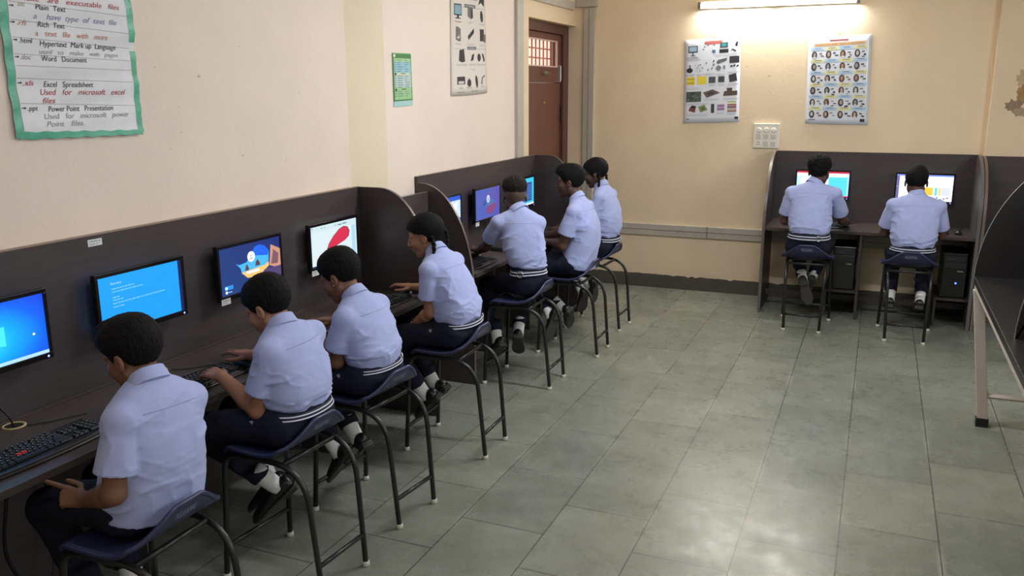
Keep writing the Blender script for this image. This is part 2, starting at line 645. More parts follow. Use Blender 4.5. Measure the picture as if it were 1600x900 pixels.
# ================================================================== DESKS WITH HUTCHES
m_lam = mat('dark_wenge_laminate', srgb(69, 60, 61), 0.42, spec=0.45, var=0.14, vscale=5, bump=0.08, bscale=60, stretch=(1.2, 1.2, 9))
m_lam_top = mat('dark_wenge_worktop', srgb(78, 68, 64), 0.33, spec=0.5, var=0.2, vscale=6, stretch=(6, 1.2, 1.2))
m_edge = mat('brown_edge_banding', srgb(106, 92, 84), 0.35, spec=0.6)
m_groove = mat('cream_grommet', srgb(206, 186, 140), 0.45)


def arc_profile(D, y0, ztop, zb, n=16, z_low=0.0):
    """side panel outline in (depth, height): straight front, then a quarter curve to the top"""
    pts = [(0, z_low), (D, z_low), (D, zb)]
    for i in range(1, n + 1):
        t = (math.pi / 2) * i / n
        pts.append((y0 + (D - y0) * math.cos(t), zb + (ztop - zb) * math.sin(t)))
    pts.append((0, ztop))
    return pts


def side_panel(root, fr, x, th, D, y0, ztop, zb, z_low=0.0, label=None, bm=None, edge=True, em=None):
    """fr: a = depth from the back, b = height, c = along the desk"""
    pts = arc_profile(D, y0, ztop, zb, z_low=z_low)
    p = MB().prism(pts, x, x + th, fr).build('side_panel', bm or m_lam, root)
    if edge:
        e = MB()
        run = [q for q in pts[1:]]
        rows = []
        for i, (a, b) in enumerate(run):
            rows.append([fr.p(a + 0.0015 * (a > 0.01), b + 0.0012, x - 0.0008), fr.p(a + 0.0015 * (a > 0.01), b + 0.0012, x + th + 0.0008)])
        e.grid(rows)
        e.build('edge_band', em or m_edge, p, solid=0.0015)
    return p


def grommet(root, c):
    g = MB()
    g.lathe([(0.040, 0.0), (0.040, 0.003), (0.033, 0.004), (0.031, 0.0015)], c, (0, 0, 1), 24)
    o = g.build('grommet', m_groove, root, smooth=True)
    MB().lathe([(0.0305, 0.0004), (0.0305, 0.0016)], c, (0, 0, 1), 20).build('hole', m_black, o)


# ---- the long desk on the left, nearest the camera
XB, XF = -2.80, -2.31
deskA = empty('computer_desk', (-2.56, 2.6, 0), 'long dark laminate computer desk with high back board under the handwritten chart, four seats', 'desk')
FA = Fr((XB, 0, 0), (1, 0, 0), (0, 0, 1), (0, -1, 0))
FA.n = Vector((0, 1, 0))
MB().box((XB, 0.55, 0.725), (XF, 4.30, 0.75)).build('worktop', m_lam_top, deskA, bevel=0.002)
MB().box((XF - 0.001, 0.55, 0.725), (XF + 0.0012, 4.30, 0.7495)).build('front_edging', mat('worktop_edging', srgb(70, 61, 57), 0.4), deskA)
MB().box((XB - 0.02, 0.55, 0.60), (XB, 4.32, 1.358)).build('back_board', m_lam, deskA)
MB().box((XB - 0.022, 0.55, 1.358), (XB + 0.002, 4.322, 1.3605)).build('top_edging', m_edge, deskA)
MB().box((XB - 0.083, 0.55, 1.325), (XB - 0.022, 4.33, 1.352)).build('wall_filler_strip', mat('filler_wood', srgb(168, 142, 120), 0.6, var=0.1), deskA)
side_panel(deskA, FA, 4.30, 0.02, 0.49, 0.14, 1.358, 0.72)
for y in (0.9, 2.28, 3.6):
    MB().box((XB + 0.02, y, 0.0), (XB + 0.26, y + 0.02, 0.7245)).build('leg_panel', m_lam, deskA)
MB().box((XB - 0.02, 0.55, 0.03), (XB - 0.004, 4.30, 0.595)).build('modesty_board', m_lam, deskA)
MB().tube([(XB + 0.006, 0.55, 0.753), (XB + 0.006, 4.29, 0.753)], 0.004, 6).build('cove_strip', m_lam_top, deskA)
grommet(deskA, (-2.747, 1.947, 0.7502))
grommet(deskA, (-2.747, 2.62, 0.7502))

# ---- filler panel between the two desks
fill = empty('filler_panel', (-2.66, 4.6, 0), 'lower dark laminate filler board in front of the pier between the two left desks', 'panel')
MB().box((-2.68, 4.33, 0.0), (-2.66, 4.895, 1.272)).build('board', m_lam, fill)
MB().box((-2.682, 4.33, 1.272), (-2.658, 4.895, 1.2745)).build('edge_band', m_edge, fill)

# ---- second desk on the left
XB2, XF2 = -2.735, -2.335
deskB = empty('computer_desk', (-2.56, 5.9, 0), 'dark laminate computer desk with back board beside the brown door, three seats', 'desk')
FB = Fr((XB2, 0, 0), (1, 0, 0), (0, 0, 1))
FB.n = Vector((0, 1, 0))
MB().box((XB2, 4.92, 0.725), (XF2, 7.0, 0.75)).build('worktop', m_lam_top, deskB, bevel=0.002)
MB().box((XF2 - 0.001, 4.92, 0.725), (XF2 + 0.0012, 7.0, 0.7495)).build('front_edging', mat('worktop_edging', srgb(70, 61, 57), 0.4), deskB)
MB().box((XB2 - 0.018, 4.90, 0.60), (XB2, 7.02, 1.366)).build('back_board', m_lam, deskB)
MB().box((XB2 - 0.02, 4.90, 1.366), (XB2 + 0.002, 7.022, 1.3685)).build('top_edging', m_edge, deskB)
MB().box((XB2 - 0.018, 4.92, 0.03), (XB2 - 0.004, 7.0, 0.595)).build('modesty_board', m_lam, deskB)
side_panel(deskB, FB, 4.90, 0.02, 0.39, 0.02, 1.325, 0.62)
side_panel(deskB, FB, 7.0, 0.02, 0.40, 0.13, 1.366, 0.72)
for y in (5.6, 6.3):
    MB().box((XB2 + 0.02, y, 0.0), (XB2 + 0.22, y + 0.02, 0.7245)).build('leg_panel', m_lam, deskB)

# ---- desk on the back wall
deskC = empty('computer_desk', (-0.05, 7.9, 0), 'dark laminate two seat computer desk against the back wall under the posters', 'desk')
FC = Fr((0, 8.205, 0), (0, -1, 0), (0, 0, 1))
FC.n = Vector((1, 0, 0))
MB().box((-0.845, 7.605, 0.73), (0.768, 8.205, 0.755)).build('worktop', m_lam_top, deskC, bevel=0.002)
MB().box((-0.845, 7.603, 0.73), (0.768, 7.606, 0.7545)).build('front_edging', mat('worktop_edging', srgb(70, 61, 57), 0.4), deskC)
MB().box((-0.845, 8.205, 0.66), (0.768, 8.222, 1.368)).build('back_board', m_lam, deskC)
MB().box((-0.845, 8.2035, 1.368), (0.768, 8.2225, 1.3705)).build('top_edging', m_edge, deskC)
side_panel(deskC, FC, -0.868, 0.022, 0.605, 0.03, 1.368, 0.70)
side_panel(deskC, FC, 0.768, 0.024, 0.615, 0.03, 1.372, 0.95, bm=mat('highlight_grey_panel', srgb(92, 88, 86), 0.4, var=0.2, vscale=9), em=mat('highlight_grey_edge', srgb(98, 95, 93), 0.35))  # right panel and its edge greyed: a highlight painted into the laminate colour
MB().box((-0.082, 7.62, 0.0), (-0.060, 8.19, 0.7295)).build('middle_panel', m_lam, deskC)
MB().box((-0.845, 7.90, 0.10), (-0.083, 7.918, 0.15)).build('foot_rail', m_lam, deskC)
MB().box((-0.059, 7.90, 0.10), (0.767, 7.918, 0.15)).build('foot_rail', m_lam, deskC)
MB().box((-0.33, 7.64, 0.225), (-0.083, 8.19, 0.243)).build('tower_shelf', m_lam, deskC)
MB().box((0.52, 7.64, 0.225), (0.767, 8.19, 0.243)).build('tower_shelf', m_lam, deskC)
MB().box((-0.33, 7.655, 0.0), (-0.312, 8.19, 0.2245)).build('shelf_leg', m_lam, deskC)
MB().box((0.52, 7.655, 0.0), (0.538, 8.19, 0.2245)).build('shelf_leg', m_lam, deskC)

# ---- next desk along the back wall, cut by the frame
deskD = empty('computer_desk', (1.5, 7.85, 0), 'dark laminate computer desk in the back right corner, mostly hidden by the nearer desk', 'desk')
FD = Fr((0, 8.13, 0), (0, -1, 0), (0, 0, 1))
FD.n = Vector((1, 0, 0))
MB().box((0.82, 7.55, 0.73), (2.3, 8.13, 0.755)).build('worktop', m_lam_top, deskD, bevel=0.002)
MB().box((0.82, 8.13, 0.03), (2.3, 8.15, 1.366)).build('back_board', m_lam, deskD)
side_panel(deskD, FD, 0.798, 0.02, 0.55, 0.03, 1.366, 0.90)
side_panel(deskD, FD, 2.28, 0.02, 0.55, 0.03, 1.366, 0.90)

# ---- the desk in the right foreground: dark top on a white steel frame
deskE = empty('computer_desk', (0.95, 4.4, 0), 'black topped desk on a white metal frame at the right edge', 'desk')
FE = Fr((1.22, 0, 0), (-1, 0, 0), (0, 0, 1))
FE.n = Vector((0, 1, 0))
MB().box((0.56, 2.6, 0.835), (1.22, 5.40, 0.872)).build('worktop', mat('black_worktop', srgb(34, 32, 32), 0.35, spec=0.5, var=0.15), deskE, bevel=0.002)
MB().box((1.20, 2.6, 0.50), (1.22, 5.42, 1.62)).build('back_board', m_lam, deskE)
side_panel(deskE, FE, 5.40, 0.009, 0.66, 0.06, 1.62, 0.85, z_low=0.80, bm=mat('black_laminate', srgb(38, 36, 36), 0.4, var=0.15), em=mat('pale_grey_edge', srgb(150, 150, 146), 0.35))
side_panel(deskE, FE, 4.05, 0.02, 0.62, 0.06, 1.62, 0.85, z_low=0.872, bm=mat('black_laminate', srgb(38, 36, 36), 0.4, var=0.15))
m_frame = mat('white_painted_steel', srgb(204, 192, 182), 0.45, var=0.05, vscale=20)
fr_ = MB()
fr_.box((0.566, 2.62, 0.800), (0.606, 5.39, 0.834))
fr_.box((1.14, 2.62, 0.800), (1.18, 5.39, 0.834))
fr_.build('frame_rail', m_frame, deskE, bevel=0.003)
for (xa, xb_) in ((0.588, 0.682), (1.16, 1.14)):
    for y in (5.372, 2.75):
        lg = MB()
        z0, z1 = 0.05, 0.80
        s_ = 0.028
        vs = []
        for (x, z) in ((xb_, z0), (xa, z1)):
            vs += [(x - s_, y - s_, z), (x + s_, y - s_, z), (x + s_, y + s_ - 0.01, z), (x - s_, y + s_ - 0.01, z)]
        lg.add(vs, [(0, 3, 2, 1), (4, 5, 6, 7), (0, 1, 5, 4), (1, 2, 6, 5), (2, 3, 7, 6), (3, 0, 4, 7)])
        leg = lg.build('leg', m_frame, deskE, bevel=0.003)
        MB().box((xb_ - 0.033, y - 0.033, 0.0), (xb_ + 0.033, y + 0.024, 0.0495)).build('foot_cap', m_black, leg, bevel=0.003)
MB().tube([(0.66, 5.365, 0.185), (1.15, 5.365, 0.185)], 0.016, 4).build('cross_bar', m_frame, deskE)


# ================================================================== MONITORS
m_bez = mat('black_glossy_bezel', srgb(16, 16, 18), 0.22, spec=0.6)
m_scr_off = mat('screen_glass', srgb(10, 10, 14), 0.15)
m_label = mat('white_paper_label', srgb(226, 226, 230), 0.6)
m_ink = mat('black_ink', srgb(34, 32, 36), 0.7)


def gradient_screen(name, stops, direction, strength, radial=None):
    """lit picture on a panel, laid out over the panel's own width and height"""
    m = bpy.data.materials.new(name)
    m.use_nodes = True
    nt = m.node_tree
    b = nt.nodes['Principled BSDF']
    b.inputs['Base Color'].default_value = (0.01, 0.01, 0.01, 1)
    b.inputs['Roughness'].default_value = 0.3
    tc = nt.nodes.new('ShaderNodeTexCoord')
    mp = nt.nodes.new('ShaderNodeMapping')
    nt.links.new(tc.outputs['Generated'], mp.inputs['Vector'])
    if radial:
        mp.inputs['Location'].default_value = tuple(-c for c in radial)
        gr_ = nt.nodes.new('ShaderNodeVectorMath')
        gr_.operation = 'LENGTH'
        nt.links.new(mp.outputs['Vector'], gr_.inputs[0])
        out = gr_.outputs['Value']
    else:
        dt = nt.nodes.new('ShaderNodeVectorMath')
        dt.operation = 'DOT_PRODUCT'
        dt.inputs[1].default_value = direction
        nt.links.new(mp.outputs['Vector'], dt.inputs[0])
        out = dt.outputs['Value']
    r = nt.nodes.new('ShaderNodeValToRGB')
    for i, (p, c) in enumerate(stops):
        e = r.color_ramp.elements[i] if i < 2 else r.color_ramp.elements.new(p)
        e.position, e.color = p, c
    nt.links.new(out, r.inputs[0])
    nt.links.new(r.outputs[0], b.inputs['Emission Color'])
    b.inputs['Emission Strength'].default_value = strength
    return m


def monitor(fr, a, z0, label, group, screen_mat, wdt=0.465, hgt=0.26, sticker=False, cable=None, led=(0.1, 0.12, 1.0)):
    """fr: a along the board, b up, c out of the board. a = centre, z0 = lower edge"""
    base = fr.p(a, z0, 0)
    t = empty('monitor', base, label, 'monitor', group)
    x0, x1 = a - wdt / 2, a + wdt / 2
    MB().box((a - 0.07, z0 + 0.05, 0.0005), (a + 0.07, z0 + hgt - 0.05, 0.03), fr).build('wall_mount', m_black, t)
    MB().box((x0 + 0.03, z0 + 0.03, 0.0305), (x1 - 0.03, z0 + hgt - 0.03, 0.045), fr).build('rear_housing', m_black, t, bevel=0.004)
    bz = MB()
    L, R_, B, T = 0.014, 0.014, 0.022, 0.016
    bz.box((x0, z0, 0.0455), (x1, z0 + B, 0.070), fr)
    bz.box((x0, z0 + hgt - T, 0.0455), (x1, z0 + hgt, 0.070), fr)
    bz.box((x0, z0 + B, 0.0455), (x0 + L, z0 + hgt - T, 0.070), fr)
    bz.box((x1 - R_, z0 + B, 0.0455), (x1, z0 + hgt - T, 0.070), fr)
    bz.build('bezel', m_bez, t, bevel=0.0015)
    s = MB().box((x0 + L, z0 + B, 0.046), (x1 - R_, z0 + hgt - T, 0.0655), fr).build('screen', screen_mat, t)
    MB().disc(x1 - 0.022, z0 + 0.010, 0.0042, 0.0042, 0.0706, fr).build('power_light', glow('blue_power_light', led + (1,), 6.0), t)
    if sticker:
        st = MB()
        st.box((x0 + 0.004, z0 - 0.016, 0.0705), (x0 + 0.064, z0 + 0.012, 0.0712), fr, material=m_label)
        put_text(st, 'COMPUTER LAB', x0 + 0.009, z0 + 0.001, 0.048, 0.006, 0.0716, fr, m_ink)
        put_text(st, 'CLASS', x0 + 0.012, z0 - 0.009, 0.026, 0.005, 0.0716, fr, m_ink)
        st.build('paper_label', None, t)
    sx0, sx1, sy0, sy1 = x0 + L, x1 - R_, z0 + B, z0 + hgt - T

    class S:      # picture coordinates 0..1 on the lit panel
        n = 0

        @staticmethod
        def p(u, v, c=0.0):
            return fr.p(sx0 + (sx1 - sx0) * u, sy0 + (sy1 - sy0) * v, 0.0658 + c)
    return t, s, S


FM = Fr((XB, 0, 0), (0, 1, 0), (0, 0, 1))
FM2 = Fr((XB2, 0, 0), (0, 1, 0), (0, 0, 1))
FM3 = Fr((0, 8.205, 0), (1, 0, 0), (0, 0, 1))
G1, G2, G3 = 'monitors on the near left desk', 'monitors on the far left desk', 'monitors on the back wall desk'
g_white = glow('screen_white', (0.92, 0.96, 1.0, 1), 1.0)
g_pale = glow('screen_pale_blue', srgb(170, 215, 255), 1.0)
g_soft = glow('screen_soft_blue', srgb(120, 195, 255), 1.0)
g_grey = glow('screen_grey', srgb(190, 200, 205), 1.0)
g_red = glow('screen_crimson', srgb(204, 44, 76), 1.0)
g_dark = glow('screen_dark', srgb(60, 20, 34), 0.7)
g_navy = glow('screen_navy', srgb(22, 34, 86), 0.8)

# 1: default desktop with the bright window
scr = gradient_screen('lit_blue_desktop', [(0.0, srgb(60, 235, 255)), (0.35, srgb(10, 165, 245)), (0.62, srgb(14, 96, 235)), (0.95, srgb(26, 50, 205))], None, 1.0, radial=(1.0, 0.36, 0.40))
t, s, S = monitor(FM, 1.895, 0.957, 'black monitor at the left edge showing a blue desktop with a bright window shape', G1, scr)
c_ = MB()
c_.flat([(0.42, 0.36), (0.63, 0.30), (0.63, 0.62), (0.42, 0.57)], 0.0006, S, glow('window_glow', srgb(70, 225, 255), 1.0))
c_.rect(0.0, 0.0, 1.0, 0.055, 0.0006, S, g_pale)
c_.disc(0.88, 0.37, 0.012, 0.02, 0.0006, S, g_white, 10)
c_.build('screen_picture', None, s)
# 2: blue message screen
t, s, S = monitor(FM, 2.573, 0.957, 'black monitor with a plain bright blue message screen behind the nearest boy', G1, glow('message_screen_blue', srgb(24, 152, 246), 1.0))
c_ = MB()
put_text(c_, 'Recovery', 0.14, 0.84, 0.12, 0.045, 0.0006, S, g_pale)
for (x, y, wd) in ((0.145, 0.755, 0.26), (0.145, 0.70, 0.36), (0.145, 0.60, 0.08), (0.145, 0.55, 0.12), (0.145, 0.49, 0.62), (0.145, 0.425, 0.13)):
    rr = random.Random(int(y * 1000))
    u = x
    while u < x + wd:
        k = min(rr.uniform(0.012, 0.05), x + wd - u)
        c_.rect(u, y, u + k, y + 0.018, 0.0006, S, g_soft)
        u += k + 0.007
c_.rect(0.955, 0.0, 1.0, 1.0, 0.0006, S, g_navy)
c_.build('screen_picture', None, s)


def beach(S, c_, dim):
    col = lambda r, g, b: glow('beach_%d_%d_%d_%s' % (r, g, b, dim), srgb(r * dim, g * dim, b * dim), 1.0)
    sea = [(0.25, 0.62), (0.30, 0.58), (0.42, 0.60), (0.50, 0.72), (0.56, 0.88), (0.64, 0.92), (0.74, 0.86), (0.80, 0.74), (0.79, 0.52), (0.70, 0.40), (0.34, 0.36), (0.32, 0.5)]
    c_.flat(sea, 0.0004, S, col(70, 176, 232))
    c_.flat([(0.50, 0.72), (0.56, 0.88), (0.64, 0.92), (0.74, 0.86), (0.80, 0.74), (0.78, 0.64)], 0.0006, S, col(26, 98, 226))
    c_.flat([(0.33, 0.40), (0.72, 0.44), (0.79, 0.50), (0.79, 0.40), (0.60, 0.22), (0.42, 0.26)], 0.0006, S, col(232, 190, 112))
    c_.flat([(0.80, 0.40), (0.84, 0.86), (1.0, 0.72), (1.0, 0.26)], 0.0005, S, col(196, 142, 120))
    c_.flat([(0.83, 0.42), (0.88, 0.74), (0.97, 0.62), (0.95, 0.40)], 0.0008, S, col(120, 84, 92))
    c_.flat([(0.70, 0.34), (1.0, 0.34), (1.0, 0.12), (0.72, 0.2)], 0.0007, S, col(78, 62, 110))
    for x, y, r in ((0.42, 0.47, 0.035), (0.60, 0.52, 0.045)):
        c_.flat([(x - r, y - 0.05), (x - r * 0.5, y + 0.05), (x, y + 0.09), (x + r * 0.7, y + 0.02), (x + r, y - 0.05)], 0.0008, S, col(86, 62, 60))


# 3: sign-in page over a beach picture
scr = gradient_screen('lit_signin_blue', [(0.0, srgb(34, 62, 122)), (1.0, srgb(24, 42, 110))], (0, 0.6, 0.4), 1.0)
t, s, S = monitor(FM, 3.245, 0.957, 'black monitor showing a beach picture sign-in page with a white paper label', G1, scr, sticker=True)
c_ = MB()
beach(S, c_, 1.0)
c_.disc(0.50, 0.70, 0.062, 0.115, 0.0012, S, g_white, 24)
c_.disc(0.50, 0.725, 0.018, 0.032, 0.0014, S, g_grey, 14)
c_.disc(0.50, 0.66, 0.032, 0.030, 0.0014, S, g_grey, 14)
c_.rect(0.41, 0.345, 0.62, 0.395, 0.0012, S, g_white)
c_.rect(0.05, 0.12, 0.18, 0.205, 0.0012, S, glow('tile_blue', srgb(40, 140, 230), 1.0))
c_.disc(0.075, 0.16, 0.018, 0.032, 0.0014, S, g_white, 12)
c_.disc(0.075, 0.07, 0.018, 0.032, 0.0014, S, g_white, 12)
c_.rect(0.10, 0.06, 0.16, 0.075, 0.0014, S, g_pale)
c_.build('screen_picture', None, s)
# 4: drawing program with a red shape
t, s, S = monitor(FM, 3.942, 0.957, 'black monitor showing a white drawing page with a red shape', G1, glow('drawing_page', srgb(206, 222, 226), 1.0), sticker=True)
c_ = MB()
c_.rect(0.0, 0.86, 1.0, 1.0, 0.0004, S, glow('toolbar_pale', srgb(196, 216, 222), 1.0))
c_.rect(0.885, 0.10, 0.97, 0.84, 0.0004, S, glow('sidebar_blue', srgb(164, 206, 226), 1.0))
c_.rect(0.0, 0.0, 1.0, 0.045, 0.0004, S, g_navy)
red = [(0.34, 0.40), (0.38, 0.52), (0.47, 0.66), (0.60, 0.80), (0.70, 0.845), (0.79, 0.81), (0.83, 0.70), (0.81, 0.58), (0.72, 0.50), (0.55, 0.43), (0.44, 0.38)]
c_.flat([(0.585 + (x - 0.585) * 1.05, 0.61 + (y - 0.61) * 1.06) for x, y in red], 0.0005, S, g_dark)
c_.flat(red, 0.0008, S, g_red)
for (x, y, w_) in ((0.52, 0.92, 0.02), (0.58, 0.915, 0.09), (0.69, 0.92, 0.09), (0.22, 0.925, 0.02), (0.28, 0.925, 0.02), (0.02, 0.955, 0.02)):
    c_.rect(x, y, x + w_, y + 0.018, 0.0008, S, g_navy)
c_.build('screen_picture', None, s)

# far left desk
t, s, S = monitor(FM2, 5.165, 0.955, 'black monitor half hidden behind the curved side panel, window with a blue bar', G2, glow('page_pale_blue', srgb(196, 218, 250), 1.0))
c_ = MB()
c_.rect(0.0, 0.86, 1.0, 1.0, 0.0004, S, glow('bar_blue', srgb(40, 84, 200), 1.0))
c_.rect(0.0, 0.0, 1.0, 0.30, 0.0004, S, glow('bar_blue', srgb(40, 84, 200), 1.0))
c_.flat([(0.55, 0.34), (0.8, 0.34), (0.9, 0.8), (0.7, 0.7)], 0.0006, S, g_white)
c_.build('screen_picture', None, s)
scr = gradient_screen('lit_dim_signin', [(0.0, srgb(74, 92, 176)), (0.55, srgb(70, 84, 168)), (1.0, srgb(86, 70, 160))], (0, 0.8, 0.2), 1.0)
t, s, S = monitor(FM2, 5.85, 0.955, 'black monitor with a dim purple sign-in page left of the undercut hair boy', G2, scr, sticker=True)
c_ = MB()
cc = lambda r, g, b: glow('dimpage_%d_%d_%d' % (r, g, b), srgb(r, g, b), 1.0)
c_.flat([(0.28, 0.48), (0.36, 0.40), (0.62, 0.40), (0.76, 0.50), (0.7, 0.62), (0.4, 0.58)], 0.0004, S, cc(66, 104, 168))
c_.flat([(0.42, 0.16), (0.66, 0.12), (0.86, 0.36), (0.72, 0.46), (0.46, 0.36)], 0.0005, S, cc(126, 62, 118))
c_.flat([(0.30, 0.44), (0.40, 0.44), (0.44, 0.60), (0.34, 0.58)], 0.0006, S, cc(40, 78, 132))
c_.disc(0.51, 0.64, 0.062, 0.13, 0.0010, S, cc(206, 212, 236), 24)
c_.disc(0.51, 0.67, 0.018, 0.034, 0.0012, S, cc(120, 126, 170), 12)
c_.disc(0.51, 0.60, 0.030, 0.032, 0.0012, S, cc(120, 126, 170), 12)
c_.build('screen_picture', None, s)
t, s, S = monitor(FM2, 6.57, 0.955, 'black monitor with a teal edged page right of the undercut hair boy', G2, glow('page_teal', srgb(60, 190, 220), 1.0))
c_ = MB()
c_.rect(0.08, 0.14, 0.90, 0.84, 0.0004, S, glow('panel_blue', srgb(52, 78, 150), 1.0))
c_.rect(0.0, 0.0, 1.0, 0.06, 0.0004, S, g_white)
for k in range(7):
    c_.rect(0.66, 0.24 + 0.08 * k, 0.86, 0.25 + 0.08 * k, 0.0006, S, g_soft)
c_.build('screen_picture', None, s)

# back wall desk
t, s, S = monitor(FM3, -0.435, 0.955, 'black monitor with pale page and crimson top bar in front of the curly haired boy', G3, glow('page_sky', srgb(170, 226, 250), 1.25))
c_ = MB()
c_.rect(0.0, 0.93, 1.0, 1.0, 0.0004, S, g_red)
c_.rect(0.0, 0.0, 1.0, 0.05, 0.0004, S, g_red)
c_.rect(0.62, 0.06, 0.97, 0.78, 0.0004, S, glow('page_cyan', srgb(80, 200, 246), 1.2))
c_.rect(0.0, 0.80, 0.97, 0.925, 0.0004, S, glow('page_white', (0.95, 0.98, 1, 1), 1.25))
c_.rect(0.06, 0.3, 0.6, 0.76, 0.0004, S, glow('page_white', (0.95, 0.98, 1, 1), 1.25))
c_.build('screen_picture', None, s)
t, s, S = monitor(FM3, 0.388, 0.952, 'black monitor with a white page and yellow blocks, right of the back desk', G3, glow('page_white', (0.95, 0.98, 1, 1), 1.25))
c_ = MB()
c_.rect(0.0, 0.94, 1.0, 1.0, 0.0004, S, glow('bar_periwinkle', srgb(120, 140, 226), 1.1))
c_.rect(0.50, 0.22, 0.66, 0.52, 0.0004, S, glow('block_amber', srgb(246, 190, 70), 1.1))
c_.rect(0.69, 0.22, 0.73, 0.52, 0.0004, S, glow('block_cyan', srgb(70, 206, 226), 1.1))
c_.rect(0.76, 0.22, 0.79, 0.52, 0.0004, S, glow('block_amber', srgb(246, 190, 70), 1.1))
c_.rect(0.80, 0.22, 0.96, 0.52, 0.0004, S, glow('block_lilac', srgb(206, 210, 246), 1.1))
c_.rect(0.0, 0.53, 1.0, 0.545, 0.0006, S, g_grey)
for (x, y, w_) in ((0.58, 0.72, 0.1), (0.72, 0.72, 0.09), (0.86, 0.72, 0.09), (0.82, 0.60, 0.04)):
    c_.rect(x, y, x + w_, y + 0.022, 0.0006, S, g_grey)
c_.rect(0.0, 0.0, 0.05, 0.94, 0.0005, S, glow('bar_violet', srgb(110, 104, 160), 1.0))
for k in range(9):
    c_.rect(0.42 + 0.06 * k, 0.05 + 0.03 * (k % 3), 0.46 + 0.06 * k, 0.10 + 0.03 * (k % 3), 0.0006, S, glow('bar_violet', srgb(110, 104, 160), 1.0))
c_.build('screen_picture', None, s)

# paper label on the near back board
lb = empty('paper_label', (XB, 2.42, 1.317), 'small white paper label stuck near the top of the near back board', 'label')
st = MB()
st.box((2.388, 1.318, 0.0003), (2.455, 1.345, 0.001), FM)
st.build('paper', m_label, lb)
st = MB()
put_text(st, 'COMPUTER LAB', 2.394, 1.334, 0.054, 0.006, 0.0013, FM, m_ink)
put_text(st, 'CLASS: 12', 2.394, 1.323, 0.040, 0.006, 0.0013, FM, m_ink)
st.build('lettering', m_ink, lb)

# ================================================================== KEYBOARDS, MICE, TOWERS
m_kb = mat('black_keyboard_plastic', srgb(26, 27, 30), 0.35, spec=0.5)
m_kb_gloss = mat('glossy_black_trim', srgb(14, 14, 18), 0.12, spec=0.7)
m_key = mat('dark_keycap', srgb(34, 36, 39), 0.42)
m_legend = mat('pale_key_legend', srgb(196, 204, 206), 0.5)
m_key_red = mat('red_keycap', srgb(206, 48, 44), 0.45)


def key_layout():
    """(x, y, w, h) of every key in units of one key pitch"""
    K = []
    K += [(0, 5.3, 1, 1)] + [(2 + i + 0.35 * (i // 4), 5.3, 1, 1) for i in range(12)]
    K += [(i, 4, 1, 1) for i in range(13)] + [(13, 4, 2, 1)]
    K += [(0, 3, 1.5, 1)] + [(1.5 + i, 3, 1, 1) for i in range(12)] + [(13.5, 3, 1.5, 1)]
    K += [(0, 2, 1.75, 1)] + [(1.75 + i, 2, 1, 1) for i in range(11)] + [(12.75, 2, 2.25, 1)]
    K += [(0, 1, 2.25, 1)] + [(2.25 + i, 1, 1, 1) for i in range(10)] + [(12.25, 1, 2.75, 1)]
    K += [(0, 0, 1.5, 1), (1.5, 0, 1.25, 1), (2.75, 0, 1.25, 1), (4, 0, 6, 1), (10, 0, 1.25, 1), (11.25, 0, 1.25, 1), (12.5, 0, 2.5, 1)]
    K += [(15.4 + i, y, 1, 1) for y in (4, 3) for i in range(3)] + [(16.4, 1, 1, 1)] + [(15.4 + i, 0, 1, 1) for i in range(3)]
    K += [(18.8 + i, y, 1, 1) for y in (4, 3, 2, 1) for i in range(3)] + [(18.8, 0, 2, 1), (20.8, 0, 1, 1)]
    return K


